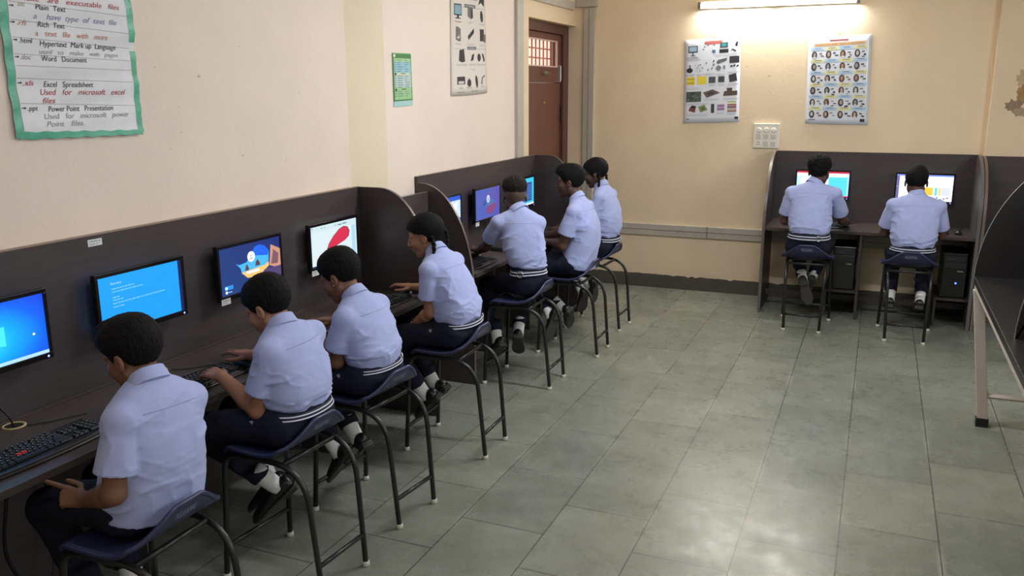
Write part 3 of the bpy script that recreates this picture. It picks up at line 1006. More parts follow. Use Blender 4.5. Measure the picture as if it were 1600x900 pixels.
def keyboard(name, c, rz, label, group, detailed=False, ln=0.445, wd=0.155):
    """local x along the keys, local y away from the typist"""
    t = empty('keyboard', c, label, 'keyboard', group, rz)
    inv = world_mat(t)
    fr = Fr(inv.translation, inv.col[0].to_3d(), inv.col[1].to_3d(), (0, 0, 1))
    prof = []
    rows = []
    n = 24
    for i in range(n + 1):
        x = -ln / 2 + ln * i / n
        bow = 0.012 * (1 - (2 * x / ln) ** 2)
        yf, yb = -wd / 2 - bow, wd / 2
        rows.append([fr.p(x, yf, 0.002), fr.p(x, yf - 0.002, 0.007), fr.p(x, yf + 0.008, 0.014), fr.p(x, yf + 0.03, 0.0145), fr.p(x, yb - 0.005, 0.022), fr.p(x, yb, 0.018), fr.p(x, yb, 0.002)])
    b = MB().grid(rows, wrap=True)
    b.add([q for q in rows[0]], [tuple(range(7))])
    b.add([q for q in rows[-1]], [tuple(range(7))])
    b.build('body', m_kb, t, smooth=False, bevel=0.002, weld=True)
    rows = []
    for i in range(n + 1):
        x = -ln / 2 + 0.006 + (ln - 0.012) * i / n
        bow = 0.012 * (1 - (2 * x / ln) ** 2)
        yf = -wd / 2 - bow
        rows.append([fr.p(x, yf + 0.004, 0.0146), fr.p(x, yf + 0.010, 0.0172), fr.p(x, yf + 0.020, 0.0172), fr.p(x, yf + 0.026, 0.0150)])
    MB().grid(rows).build('wrist_edge', m_kb_gloss, t, smooth=True)
    pitch = (ln - 0.022) / 21.8
    ky = (wd - 0.04) / 6.3
    keys = key_layout()
    bed = None if detailed else MB()
    leg_mb = None if detailed else MB()
    count = 0
    for k, (x, y, w_, h_) in enumerate(keys):
        x0 = -ln / 2 + 0.011 + x * pitch
        y0 = -wd / 2 + 0.030 + y * ky
        zt = 0.0165 + 0.0075 * (y0 + wd / 2) / wd
        g = 0.0012
        a0, a1, b0, b1 = x0 + g, x0 + w_ * pitch - g, y0 + g, y0 + h_ * ky - g
        i_ = 0.0022
        vs = [fr.p(a0, b0, zt), fr.p(a1, b0, zt), fr.p(a1, b1, zt), fr.p(a0, b1, zt),
              fr.p(a0 + i_, b0 + i_, zt + 0.007), fr.p(a1 - i_, b0 + i_, zt + 0.007), fr.p(a1 - i_, b1 - i_, zt + 0.007), fr.p(a0 + i_, b1 - i_, zt + 0.007)]
        fs = [(4, 5, 6, 7), (0, 1, 5, 4), (1, 2, 6, 5), (2, 3, 7, 6), (3, 0, 4, 7)]
        red = detailed and (abs(x - 6.75) < 0.1 and y == 2 or abs(x - 5.75) < 0.1 and y == 2)
        if detailed and count < 99:
            q = MB().add(vs, fs, m_key_red if red else m_key)
            if w_ == 1:
                q.add([fr.p(a0 + i_ * 1.5, b1 - i_ * 3.2, zt + 0.0073), fr.p(a0 + i_ * 3.0, b1 - i_ * 3.2, zt + 0.0073), fr.p(a0 + i_ * 3.0, b1 - i_ * 1.5, zt + 0.0073), fr.p(a0 + i_ * 1.5, b1 - i_ * 1.5, zt + 0.0073)], [(0, 1, 2, 3)], m_legend)
            o = q.build('key', None, t)
            if red:
                tag(o, 'red key')
            count += 1
        else:
            if bed is None:
                bed = MB()
                leg_mb = MB()
            bed.add(vs, fs, m_key)
            bed.add([fr.p(a0 + i_ * 1.5, b1 - i_ * 3.2, zt + 0.0073), fr.p(a0 + i_ * 3.0, b1 - i_ * 3.2, zt + 0.0073), fr.p(a0 + i_ * 3.0, b1 - i_ * 1.5, zt + 0.0073), fr.p(a0 + i_ * 1.5, b1 - i_ * 1.5, zt + 0.0073)], [(0, 1, 2, 3)], m_legend)
    if bed is not None:
        o = bed.build('keys', None, t)
        o['kind'] = 'stuff'
    return t


R90 = math.pi / 2
GK = 'keyboards on the left desks'
keyboard('keyboard', (-2.462, 1.835, 0.7505), R90 + 0.02, 'black keyboard with a red key and glossy front edge at the left edge', GK, True)
keyboard('keyboard', (-2.468, 2.540, 0.7505), R90 - 0.06, 'black keyboard under the hands of the second boy from the front', GK, wd=0.15)
keyboard('keyboard', (-2.475, 3.30, 0.7505), R90, 'black keyboard in front of the third boy, almost hidden by his arm', GK, wd=0.15)
keyboard('keyboard', (-2.468, 3.950, 0.7505), R90 - 0.1, 'black keyboard left of the girl with two plaits', GK, wd=0.15)
keyboard('keyboard', (-2.470, 5.165, 0.7505), R90 - 0.06, 'black keyboard just past the curved side panel, nobody typing', GK, wd=0.15)
keyboard('keyboard', (-2.490, 5.93, 0.7505), R90 - 0.15, 'black keyboard in front of the boy with the undercut', GK, wd=0.15)
keyboard('keyboard', (-2.475, 6.70, 0.7505), R90 - 0.05, 'black keyboard by the hands of the boy seated near the door', GK, wd=0.15)
GK2 = 'keyboards on the back wall desk'
keyboard('keyboard', (-0.45, 7.80, 0.7555), 0.0, 'black keyboard hidden in front of the curly haired boy', GK2, wd=0.15)
keyboard('keyboard', (0.36, 7.80, 0.7555), 0.0, 'black keyboard hidden in front of the boy on the right of the back desk', GK2, wd=0.15)


def mouse(c, rz, label, group, tail):
    t = empty('mouse', c, label, 'mouse', group, rz)
    m = world_mat(t)
    rows = []
    n, k = 14, 12
    for i in range(n + 1):
        s = i / n
        y = -0.052 + 0.104 * s
        hw = 0.031 * math.sqrt(max(0.0, 1 - (2 * s - 1) ** 4)) * (0.94 + 0.06 * math.cos(6 * s)) + 0.0005
        hh = 0.030 * math.sqrt(max(0.0, 1 - abs(2 * s * 0.93 - 0.80) ** 2.4)) + 0.0005
        rows.append([m @ Vector((hw * math.cos(math.pi * j / k), y, 0.002 + hh * math.sin(math.pi * j / k))) for j in range(k + 1)])
    MB().grid(rows, wrap=True).build('shell', m_kb, t, smooth=True)
    MB().tube([m @ Vector((0, 0.022, 0.0235)), m @ Vector((0, 0.034, 0.0205))], 0.005, 8).build('wheel', mat('grey_wheel', srgb(120, 122, 126), 0.4), t)
    pts = [Vector(q) for q in tail]
    cv = []
    P = [pts[0]] + pts + [pts[-1]]
    for i in range(1, len(P) - 2):
        for q in range(8):
            u = q / 8
            cv.append(0.5 * ((2 * P[i]) + (P[i + 1] - P[i - 1]) * u + (2 * P[i - 1] - 5 * P[i] + 4 * P[i + 1] - P[i + 2]) * u * u + (3 * P[i] - P[i - 1] - 3 * P[i + 1] + P[i + 2]) * u ** 3))
    cv.append(pts[-1])
    MB().tube(cv, 0.002, 6).build('cord', m_black, t, smooth=True)
    return t


GM = 'computer mice'
mouse((-2.455, 2.818, 0.7505), R90 + 0.15, 'black mouse under the right hand of the second boy from the front', GM, [(-2.505, 2.79, 0.756), (-2.58, 2.76, 0.7535), (-2.64, 2.68, 0.7535), (-2.695, 2.645, 0.7535)])
mouse((-2.475, 4.235, 0.7505), R90 + 0.1, 'black mouse under the hand of the girl with two plaits', GM, [(-2.55, 4.23, 0.756), (-2.62, 4.2, 0.7535), (-2.72, 4.12, 0.7535), (-2.79, 4.1, 0.7535)])
mouse((-2.590, 5.455, 0.7505), R90 - 0.2, 'black mouse under the hand of the boy with the undercut', GM, [(-2.64, 5.46, 0.756), (-2.68, 5.5, 0.7535), (-2.71, 5.6, 0.7535), (-2.725, 5.7, 0.7535)])
mouse((-0.205, 7.86, 0.7555), 0.0, 'black mouse on the back desk right of the curly haired boy', GM, [(-0.205, 7.91, 0.761), (-0.19, 8.0, 0.7585), (-0.14, 8.1, 0.7585), (-0.1, 8.19, 0.7585)])
mouse((0.655, 7.78, 0.7555), 0.0, 'black mouse at the right end of the back desk', GM, [(0.655, 7.83, 0.761), (0.66, 7.95, 0.7585), (0.70, 8.05, 0.7585), (0.72, 8.19, 0.7585)])


def tower(x, label, led_on):
    t = empty('computer_tower', (x, 7.9, 0.2435), label, 'computer', 'computer towers under the back desk')
    z0, z1, y0 = 0.2475, 0.612, 7.70
    w_ = 0.09
    MB().box((x - w_, y0, z0), (x + w_, 8.08, z1)).build('case', mat('black_steel_case', srgb(24, 24, 27), 0.45, var=0.1), t, bevel=0.004)
    fp_ = MB().box((x - w_, y0 - 0.022, z0), (x + w_, y0 - 0.0005, z1)).build('front_panel', m_bez, t, bevel=0.006)
    for zz in (0.545, 0.495):
        MB().box((x - w_ + 0.014, y0 - 0.0245, zz), (x + w_ - 0.014, y0 - 0.0221, zz + 0.042)).build('drive_bay', mat('dark_grey_bay', srgb(40, 41, 46), 0.3), fp_, bevel=0.001)
    MB().box((x + 0.02, y0 - 0.0255, 0.463), (x + 0.062, y0 - 0.0221, 0.470)).build('badge', m_steel, fp_)
    MB().box((x - 0.05, y0 - 0.0245, 0.563), (x + 0.0, y0 - 0.0242 - 0.001, 0.567)).build('drive_slot', mat('grey_slot', srgb(96, 100, 108), 0.4), fp_)
    if led_on:
        MB().lathe([(0.0075, 0), (0.0075, 0.003)], (x + 0.018, y0 - 0.0221, 0.368), (0, -1, 0)).build('power_light', glow('bright_blue_light', (0.03, 0.08, 1.0, 1), 7.0), fp_)
    for (dx, dy) in ((-0.06, 0.03), (0.06, 0.03), (-0.06, 0.33), (0.06, 0.33)):
        MB().lathe([(0.012, 0), (0.012, 0.0038)], (x + dx, y0 + dy, 0.2433)).build('foot', m_black, t)
    return t


tower(-0.190, 'black computer tower beside the middle leg panel of the back desk, light off', False)
tower(0.650, 'black computer tower with a glowing blue light at the right end of the back desk', True)


# cables
def cable(name, pts, r, label, cat='cable', group=None):
    P = [Vector(p) for p in pts]
    P = [P[0]] + P + [P[-1]]
    cv = []
    for i in range(1, len(P) - 2):
        for q in range(8):
            u = q / 8
            cv.append(0.5 * ((2 * P[i]) + (P[i + 1] - P[i - 1]) * u + (2 * P[i - 1] - 5 * P[i] + 4 * P[i + 1] - P[i + 2]) * u * u + (3 * P[i] - P[i - 1] - 3 * P[i + 1] + P[i + 2]) * u ** 3))
    cv.append(P[-1])
    o = MB().tube(cv, r, 6).build(name, m_black, smooth=True)
    return tag(o, label, cat, group)


cable('monitor_cable', [(-2.79, 1.90, 0.95), (-2.775, 1.905, 0.86), (-2.752, 1.935, 0.79), (-2.747, 1.945, 0.7525)], 0.0035, 'black cable hanging from the leftmost monitor into the round desk hole')
cable('keyboard_cable', [(-2.70, 1.965, 0.7535), (-2.66, 2.02, 0.7535), (-2.62, 2.10, 0.7535), (-2.60, 2.13, 0.7535)], 0.0022, 'thin black cable lying between the round desk hole and the nearest keyboard')
cable('power_cable', [(-2.74, 1.92, 0.72), (-2.735, 1.90, 0.6), (-2.72, 1.86, 0.5), (-2.73, 1.84, 0.3), (-2.7, 1.9, 0.12), (-2.65, 1.95, 0.006)], 0.006, 'thick black power cable dangling under the near end of the left desk')
cable('power_cable', [(-2.76, 2.05, 0.72), (-2.75, 2.07, 0.6), (-2.77, 2.04, 0.4), (-2.72, 2.0, 0.15), (-2.68, 1.8, 0.006)], 0.004, 'thin black cable hanging under the left desk behind the nearest boy\'s hand')
cable('monitor_cable', [(-2.72, 5.9, 0.95), (-2.725, 5.93, 0.87), (-2.72, 5.98, 0.79), (-2.70, 6.0, 0.7535)], 0.003, 'thin black cable drooping below the purple sign-in monitor')
cable('power_cable', [(0.36, 8.15, 0.72), (0.36, 8.12, 0.5), (0.40, 8.1, 0.36), (0.46, 8.12, 0.33), (0.47, 8.15, 0.28), (0.42, 8.1, 0.25), (0.38, 8.15, 0.30)], 0.004, 'looped black cable under the right seat of the back desk')
cable('power_cable', [(-0.48, 8.15, 0.72), (-0.50, 8.12, 0.55), (-0.44, 8.1, 0.42), (-0.40, 8.12, 0.40), (-0.44, 8.14, 0.55), (-0.36, 8.15, 0.70)], 0.004, 'looped black cable under the left seat of the back desk')

# ================================================================== SWITCH BOARD
sb = empty('switch_board', (-0.953, 8.24, 1.385), 'white switch board with three round knobs on the back wall', 'switch')
MB().box((-1.068, 1.388, 0.0002), (-0.840, 1.610, 0.022), BX).build('plate', m_white, sb, bevel=0.006)
MB().box((-1.056, 1.600, 0.0222), (-0.852, 1.606, 0.026), BX).build('top_lip', m_white, sb)
for i in range(3):
    MB().lathe([(0.021, 0), (0.021, 0.010), (0.017, 0.014)], BX.p(-1.018 + 0.064 * i, 1.552, 0.0222), (0, -1, 0), 20).build('knob', mat('ivory_plastic', srgb(238, 232, 214), 0.35), sb, smooth=False)
for i in range(3):
    MB().box((-1.040 + 0.064 * i, 1.472, 0.0222), (-0.998 + 0.064 * i, 1.516, 0.027), BX).build('switch', mat('grey_white_switch', srgb(206, 202, 190), 0.4), sb, bevel=0.003)
for i in (1, 2):
    MB().box((-1.040 + 0.064 * i, 1.408, 0.0222), (-0.998 + 0.064 * i, 1.452, 0.027), BX).build('switch', mat('grey_white_switch', srgb(206, 202, 190), 0.4), sb, bevel=0.003)
so = MB().box((-1.042, 1.404, 0.0222), (-0.996, 1.456, 0.0245), BX).build('socket', m_white, sb, bevel=0.002)
hb = MB()
for dx, dz, r in ((0, 0.012, 0.005), (-0.010, -0.008, 0.004), (0.010, -0.008, 0.004)):
    hb.lathe([(r, 0), (r, 0.0008)], BX.p(-1.019 + dx, 1.431 + dz, 0.0246), (0, -1, 0), 12)
hb.build('pin_hole', m_black, so)


# ================================================================== WALL CHARTS
class Patch:
    """a sheet pinned at four corners (a,b in 0..1 from the lower left), bowed slightly off the wall"""
    def __init__(s, fr, bl, br, tr, tl, lift=0.004, bow=0.006, wave=0.0):
        s.fr, s.c, s.lift, s.bow, s.wave = fr, (bl, br, tr, tl), lift, bow, wave

    def p(s, a, b, c=0.0):
        (x0, y0), (x1, y1), (x2, y2), (x3, y3) = s.c
        x = (1 - a) * (1 - b) * x0 + a * (1 - b) * x1 + a * b * x2 + (1 - a) * b * x3
        y = (1 - a) * (1 - b) * y0 + a * (1 - b) * y1 + a * b * y2 + (1 - a) * b * y3
        h = s.lift + s.bow * math.sin(math.pi * min(1, max(0, a))) * (0.4 + 0.6 * (1 - b))
        if s.wave:
            h += s.wave * (math.sin(9 * b + 2.0 * a) * 0.5 + math.sin(31 * b - 3 * a) * 0.35 + math.sin(5 * a + 17 * b) * 0.3 + 1.0)
        return s.fr.p(x, y, h + c)


def sheet(P, name, material, parent, na=12, nb=16, c=0.0, a0=0.0, a1=1.0, b0=0.0, b1=1.0, th=0.0012):
    rows = [[P.p(a0 + (a1 - a0) * i / na, b0 + (b1 - b0) * j / nb, c) for i in range(na + 1)] for j in range(nb + 1)]
    return MB().grid(rows).build(name, material, parent, smooth=True, solid=th)


def gp(mb, P, a0, b0, a1, b1, c, material, n=4):
    """a printed rectangle that follows the sheet"""
    rows = [[P.p(a0 + (a1 - a0) * i / n, b0 + (b1 - b0) * j / n, c) for i in range(n + 1)] for j in range(n + 1)]
    mb.grid(rows, material)


m_gloss_paper = mat('glossy_poster_paper', srgb(222, 226, 236), 0.16, spec=0.6)
INK = lambda r, g, b: mat('print_%d_%d_%d' % (r, g, b), srgb(r, g, b), 0.3, spec=0.5)

# poster of computer parts
po = empty('wall_poster', (-1.47, 8.23, 1.6), 'glossy white poster of computer parts in rows, left of the switch board', 'poster')
P = Patch(BX, (-1.721, 1.605), (-1.206, 1.622), (-1.230, 2.380), (-1.736, 2.359), 0.004, 0.008)
sheet(P, 'paper', m_gloss_paper, po)
C1 = 0.0016
pr = MB()
dk, gy, lg, yl, gn, rd, bl, pk = INK(40, 42, 48), INK(96, 98, 104), INK(176, 178, 184), INK(226, 206, 70), INK(70, 84, 74), INK(206, 96, 80), INK(70, 110, 150), INK(150, 120, 150)
gp(pr, P, 0.36, 0.958, 0.68, 0.972, C1, rd)
gp(pr, P, 0.36, 0.935, 0.68, 0.953, C1, rd)
gp(pr, P, 0.07, 0.845, 0.24, 0.925, C1, dk)
gp(pr, P, 0.085, 0.858, 0.225, 0.915, C1 + 0.0003, INK(150, 180, 204))
gp(pr, P, 0.145, 0.815, 0.165, 0.845, C1, dk)
gp(pr, P, 0.115, 0.806, 0.2, 0.815, C1, dk)
gp(pr, P, 0.50, 0.83, 0.56, 0.865, C1, bl)
for (a, b) in ((0.35, 0.9), (0.41, 0.915), (0.52, 0.915), (0.33, 0.87)):
    gp(pr, P, a, b, a + 0.03, b + 0.012, C1, gy)
gp(pr, P, 0.64, 0.885, 0.78, 0.945, C1, INK(64, 82, 96))
gp(pr, P, 0.67, 0.90, 0.75, 0.935, C1 + 0.0003, INK(70, 150, 150))
gp(pr, P, 0.63, 0.825, 0.79, 0.868, C1, dk)
pr.flat([(0.9, 0.9), (0.93, 0.95), (0.955, 0.945), (0.945, 0.89)], C1, P, dk)
pr.flat([(0.82, 0.835), (0.86, 0.87), (0.93, 0.84), (0.9, 0.83), (0.865, 0.855)], C1, P, dk)
for k in range(6):
    gp(pr, P, 0.05, 0.785 - 0.0, 0.24, 0.792, C1, lg)
pr.disc(0.10, 0.635, 0.058, 0.030, C1, P, dk)
gp(pr, P, 0.093, 0.65, 0.115, 0.70, C1, dk)
rr = random.Random(3)
for k in range(26):
    a, b = rr.uniform(0.19, 0.34), rr.uniform(0.605, 0.70)
    gp(pr, P, a, b, a + 0.006, b + 0.014, C1, gy)
for k in range(9):
    a, b = rr.uniform(0.37, 0.54), rr.uniform(0.62, 0.73)
    pr.flat([(a, b), (a + 0.02, b + 0.02), (a + 0.03, b + 0.012), (a + 0.01, b - 0.008)], C1, P, gy if k % 2 else dk)
pr.flat([(0.58, 0.715), (0.61, 0.745), (0.77, 0.765), (0.76, 0.73), (0.6, 0.695)], C1, P, gy)
pr.disc(0.62, 0.65, 0.045, 0.030, C1, P, INK(120, 122, 126))
pr.disc(0.72, 0.655, 0.022, 0.026, C1, P, INK(130, 130, 130))
gp(pr, P, 0.81, 0.70, 1.0 - 0.015, 0.78, C1, INK(56, 58, 66))
for a, b in ((0.82, 0.655), (0.87, 0.66), (0.93, 0.655)):
    pr.flat([(a, b), (a + 0.02, b + 0.02), (a + 0.055, b + 0.018), (a + 0.03, b - 0.004)], C1, P, dk)
gp(pr, P, 0.045, 0.46, 0.195, 0.555, C1, yl)
gp(pr, P, 0.24, 0.465, 0.41, 0.56, C1, yl)
for k in range(4):
    gp(pr, P, 0.06 + 0.035 * k, 0.525, 0.078 + 0.035 * k, 0.538, C1 + 0.0003, dk)
gp(pr, P, 0.06, 0.48, 0.18, 0.487, C1 + 0.0003, dk)
gp(pr, P, 0.45, 0.475, 0.57, 0.55, C1, INK(78, 80, 88))
gp(pr, P, 0.62, 0.48, 0.73, 0.55, C1, INK(70, 70, 74))
pr.flat([(0.80, 0.56), (0.93, 0.58), (0.955, 0.49), (0.82, 0.475)], C1, P, INK(60, 62, 66))
gp(pr, P, 0.045, 0.255, 0.32, 0.38, C1, gn)
for k in range(16):
    a, b = rr.uniform(0.06, 0.28), rr.uniform(0.265, 0.36)
    gp(pr, P, a, b, a + rr.uniform(0.01, 0.05), b + rr.uniform(0.006, 0.02), C1 + 0.0003, INK(110, 124, 112) if k % 3 else dk)
pr.flat([(0.35, 0.365), (0.52, 0.40), (0.66, 0.355), (0.42, 0.30)], C1, P, INK(104, 92, 88))
pr.flat([(0.41, 0.355), (0.51, 0.375), (0.56, 0.35), (0.45, 0.33)], C1 + 0.0003, P, INK(70, 64, 66))
pr.flat([(0.71, 0.315), (0.73, 0.37), (0.78, 0.375), (0.77, 0.41), (0.87, 0.41), (0.87, 0.37), (0.96, 0.375), (0.96, 0.32)], C1, P, INK(88, 74, 68))
pr.flat([(0.09, 0.15), (0.13, 0.20), (0.23, 0.195), (0.21, 0.125)], C1, P, INK(120, 66, 62))
pr.flat([(0.12, 0.19), (0.16, 0.215), (0.24, 0.20), (0.2, 0.175)], C1 + 0.0003, P, dk)
pr.flat([(0.27, 0.195), (0.38, 0.22), (0.44, 0.155), (0.31, 0.125)], C1, P, INK(124, 140, 92))
pr.flat([(0.32, 0.185), (0.38, 0.195), (0.40, 0.16), (0.33, 0.15)], C1 + 0.0003, P, INK(92, 110, 60))
gp(pr, P, 0.50, 0.115, 0.56, 0.225, C1, INK(66, 66, 70))
gp(pr, P, 0.61, 0.145, 0.74, 0.215, C1, pk)
gp(pr, P, 0.61, 0.175, 0.74, 0.185, C1 + 0.0003, INK(200, 180, 206))
for k, cl in enumerate((INK(160, 190, 120), INK(236, 232, 200), INK(140, 90, 110), INK(196, 130, 120), INK(90, 70, 90), INK(180, 176, 190), INK(214, 160, 110), INK(120, 90, 120))):
    gp(pr, P, 0.79, 0.235 - 0.016 * k, 0.95, 0.249 - 0.016 * k, C1, cl)
for (a0, a1, b) in ((0.05, 0.26, 0.79), (0.05, 0.3, 0.765), (0.55, 0.98, 0.805), (0.05, 0.2, 0.585), (0.22, 0.35, 0.585), (0.37, 0.56, 0.59), (0.58, 0.75, 0.575), (0.79, 0.98, 0.595), (0.05, 0.3, 0.42), (0.45, 0.57, 0.455), (0.62, 0.74, 0.455), (0.78, 0.98, 0.455),
                    (0.37, 0.64, 0.285), (0.71, 0.98, 0.285), (0.05, 0.45, 0.235), (0.05, 0.45, 0.10), (0.6, 0.74, 0.115), (0.78, 0.95, 0.105)):
    for q in range(3):
        gp(pr, P, a0, b - 0.009 * q, a1 - 0.02 * (q == 2), b - 0.009 * q + 0.0035, C1, lg)
gp(pr, P, 0.05, 0.045, 0.11, 0.055, C1, gy)
gp(pr, P, 0.92, 0.035, 0.985, 0.065, C1, dk)
pr.build('print', None, po)
MB().tube([BX.p(-1.50, 2.37, 0.006), BX.p(-1.469, 2.414, 0.006), BX.p(-1.44, 2.372, 0.006)], 0.0025, 6).build('hanging_cord', m_white, po)
MB().lathe([(0.005, 0), (0.005, 0.008)], BX.p(-1.469, 2.414, 0.0003), (0, -1, 0), 10).build('nail', m_steel, po)

# poster of inventors: rows of oval heads with their things (plain ovals only)
po = empty('wall_poster', (-0.37, 8.23, 1.6), 'glossy poster of oval portraits on blue and yellow blocks, right of the switch board', 'poster')
P = Patch(BX, (-0.627, 1.613), (-0.103, 1.605), (-0.133, 2.371), (-0.643, 2.348), 0.004, 0.008)
sheet(P, 'paper', m_gloss_paper, po)
pr = MB()
gp(pr, P, 0.34, 0.948, 0.64, 0.966, C1, INK(150, 62, 60))
gp(pr, P, 0.09, 0.898, 0.91, 0.932, C1, INK(226, 178, 130))
put_text(pr, 'INVENTORS AND THEIR INVENTIONS', 0.12, 0.906, 0.76, 0.017, C1 + 0.0004, P, INK(74, 52, 44))
yb, bb = INK(222, 220, 160), INK(168, 200, 232)
for r in range(6):
    for q in range(4):
        a0 = 0.045 + 0.228 * q
        b1 = 0.885 - 0.1375 * r
        cl = yb if (r + q) % 2 == (1 if r % 2 == 0 else 1) else bb
        if r == 0 and q == 3:
            cl = yb
        gp(pr, P, a0, b1 - 0.035, a0 + 0.222, b1, C1, cl)
        gp(pr, P, a0 + 0.06, b1 - 0.012, a0 + 0.17, b1 - 0.006, C1 + 0.0003, gy)
        gp(pr, P, a0 + 0.04, b1 - 0.024, a0 + 0.19, b1 - 0.020, C1 + 0.0003, lg)
        rr = random.Random(r * 7 + q)
        ox, oy = a0 + 0.058, b1 - 0.085
        pr.disc(ox, oy, 0.044, 0.044, C1, P, INK(*rr.choice([(44, 42, 44), (64, 50, 46), (58, 56, 60)])), 20)
        pr.disc(ox + rr.uniform(-0.006, 0.006), oy + 0.002, 0.022, 0.027, C1 + 0.0003, P, INK(*rr.choice([(186, 160, 140), (196, 190, 186), (176, 130, 100), (150, 146, 146)])), 16)
        pr.disc(ox, oy - 0.030, 0.026, 0.012, C1 + 0.0004, P, INK(*rr.choice([(220, 220, 224), (90, 80, 80), (60, 60, 70)])), 12)
        for z in range(rr.choice([2, 2, 3])):
            u, v = a0 + 0.125 + 0.035 * (z % 2) + rr.uniform(-0.01, 0.01), b1 - 0.062 - 0.028 * z
            wq, hq = rr.uniform(0.035, 0.06), rr.uniform(0.010, 0.022)
            sl = rr.uniform(-0.3, 0.3)
            pr.flat([(u, v - hq), (u + wq, v - hq + sl * 0.02), (u + wq * 0.9, v + sl * 0.02), (u + wq * 0.1, v)], C1, P, INK(*rr.choice([(70, 76, 84), (90, 92, 98), (60, 84, 90), (130, 120, 116), (52, 54, 60), (150, 100, 90)])))
gp(pr, P, 0.05, 0.045, 0.16, 0.055, C1, gy)
gp(pr, P, 0.87, 0.033, 0.945, 0.067, C1, dk)
pr.build('print', None, po)
MB().tube([BX.p(-0.43, 2.362, 0.006), BX.p(-0.395, 2.410, 0.006), BX.p(-0.365, 2.365, 0.006)], 0.0025, 6).build('hanging_cord', m_white, po)
MB().lathe([(0.005, 0), (0.005, 0.008)], BX.p(-0.395, 2.410, 0.0003), (0, -1, 0), 10).build('nail', m_steel, po)

INKM = lambda r, g, b: mat('matte_print_%d_%d_%d' % (r, g, b), srgb(r, g, b), 0.75, spec=0.2)
# hardware chart on the left wall
FL2 = Fr((-2.76, 0, 0), (0, 1, 0), (0, 0, 1))
po = empty('wall_chart', (-2.75, 5.74, 1.87), 'tall white handmade hardware chart left of the door', 'poster')
P = Patch(FL2, (5.444, 1.874), (6.043, 1.894), (6.014, 2.66), (5.464, 2.645), 0.004, 0.010, 0.0015)
sheet(P, 'paper', mat('white_chart_paper', srgb(226, 218, 208), 0.75, spec=0.2), po)
Q = 0.855
pr = MB()
m_green_ink = mat('dark_green_ink', srgb(58, 78, 58), 0.7)
m_red_ink = mat('red_ink', srgb(178, 62, 66), 0.7)
m_blue_ink = mat('faded_blue_ink', srgb(140, 144, 176), 0.7)
m_orange_ink = mat('faded_orange_ink', srgb(196, 128, 96), 0.7)
m_grey_ink = mat('faded_grey_ink', srgb(158, 156, 158), 0.7)
put_text(pr, 'HARDWARE', 0.22, 0.825 + 0.02, 0.52, 0.050, 0.0012, P, m_green_ink)
gp(pr, P, 0.36, 0.775, 0.68, 0.805, 0.0012, INKM(90, 88, 96))
put_text(pr, 'EXTERNAL', 0.385, 0.781, 0.27, 0.017, 0.0016, P, m_label)
gp(pr, P, 0.42, 0.405, 0.68, 0.432, 0.0012, INKM(90, 88, 96))
put_text(pr, 'INTERNAL', 0.44, 0.410, 0.22, 0.016, 0.0016, P, m_label)
dg1, dg2 = INKM(66, 64, 66), INKM(120, 116, 112)
gp(pr, P, 0.08, 0.70, 0.28, 0.80, 0.0012, dg1)
gp(pr, P, 0.095, 0.71, 0.265, 0.79, 0.0015, INKM(140, 172, 186))
gp(pr, P, 0.155, 0.68, 0.205, 0.70, 0.0012, dg1)
gp(pr, P, 0.11, 0.672, 0.25, 0.68, 0.0012, dg1)
pr.flat([(0.44, 0.70), (0.45, 0.77), (0.50, 0.79), (0.60, 0.775), (0.60, 0.69), (0.54, 0.675)], 0.0012, P, dg2)
gp(pr, P, 0.54, 0.69, 0.585, 0.765, 0.0015, dg1)
pr.disc(0.87, 0.71, 0.045, 0.055, 0.0012, P, dg1, rot=0.5)
pr.flat([(0.12, 0.49), (0.13, 0.605), (0.20, 0.60), (0.25, 0.585), (0.25, 0.48), (0.2, 0.475)], 0.0012, P, dg2)
gp(pr, P, 0.15, 0.50, 0.22, 0.57, 0.0015, INKM(206, 200, 190))
pr.flat([(0.44, 0.525), (0.62, 0.60), (0.62, 0.555), (0.46, 0.49)], 0.0012, P, dg1)
gp(pr, P, 0.80, 0.485, 0.93, 0.595, 0.0012, dg1)
gp(pr, P, 0.92, 0.475, 0.99, 0.55, 0.0014, dg2)
pr.flat([(0.19, 0.305), (0.21, 0.40), (0.33, 0.41), (0.35, 0.30), (0.27, 0.29)], 0.0012, P, dg1)
pr.flat([(0.50, 0.30), (0.55, 0.36), (0.62, 0.37), (0.58, 0.31)], 0.0012, P, dg1)
pr.disc(0.76, 0.335, 0.055, 0.036, 0.0012, P, dg1)
pr.flat([(0.85, 0.37), (0.90, 0.37), (0.95, 0.31), (0.91, 0.29)], 0.0012, P, dg1)
gp(pr, P, 0.14, 0.095, 0.34, 0.165, 0.0012, dg1)
gp(pr, P, 0.17, 0.10, 0.31, 0.125, 0.0015, INKM(206, 200, 190))
pr.disc(0.45, 0.105, 0.055, 0.035, 0.0012, P, dg1)
pr.flat([(0.40, 0.16), (0.45, 0.12), (0.49, 0.165), (0.45, 0.135)], 0.0012, P, dg1)
pr.disc(0.665, 0.115, 0.035, 0.06, 0.0012, P, dg1, rot=0.4)
pr.flat([(0.80, 0.09), (0.83, 0.15), (0.90, 0.17), (0.95, 0.165), (0.86, 0.14), (0.84, 0.085)], 0.0012, P, dg2)
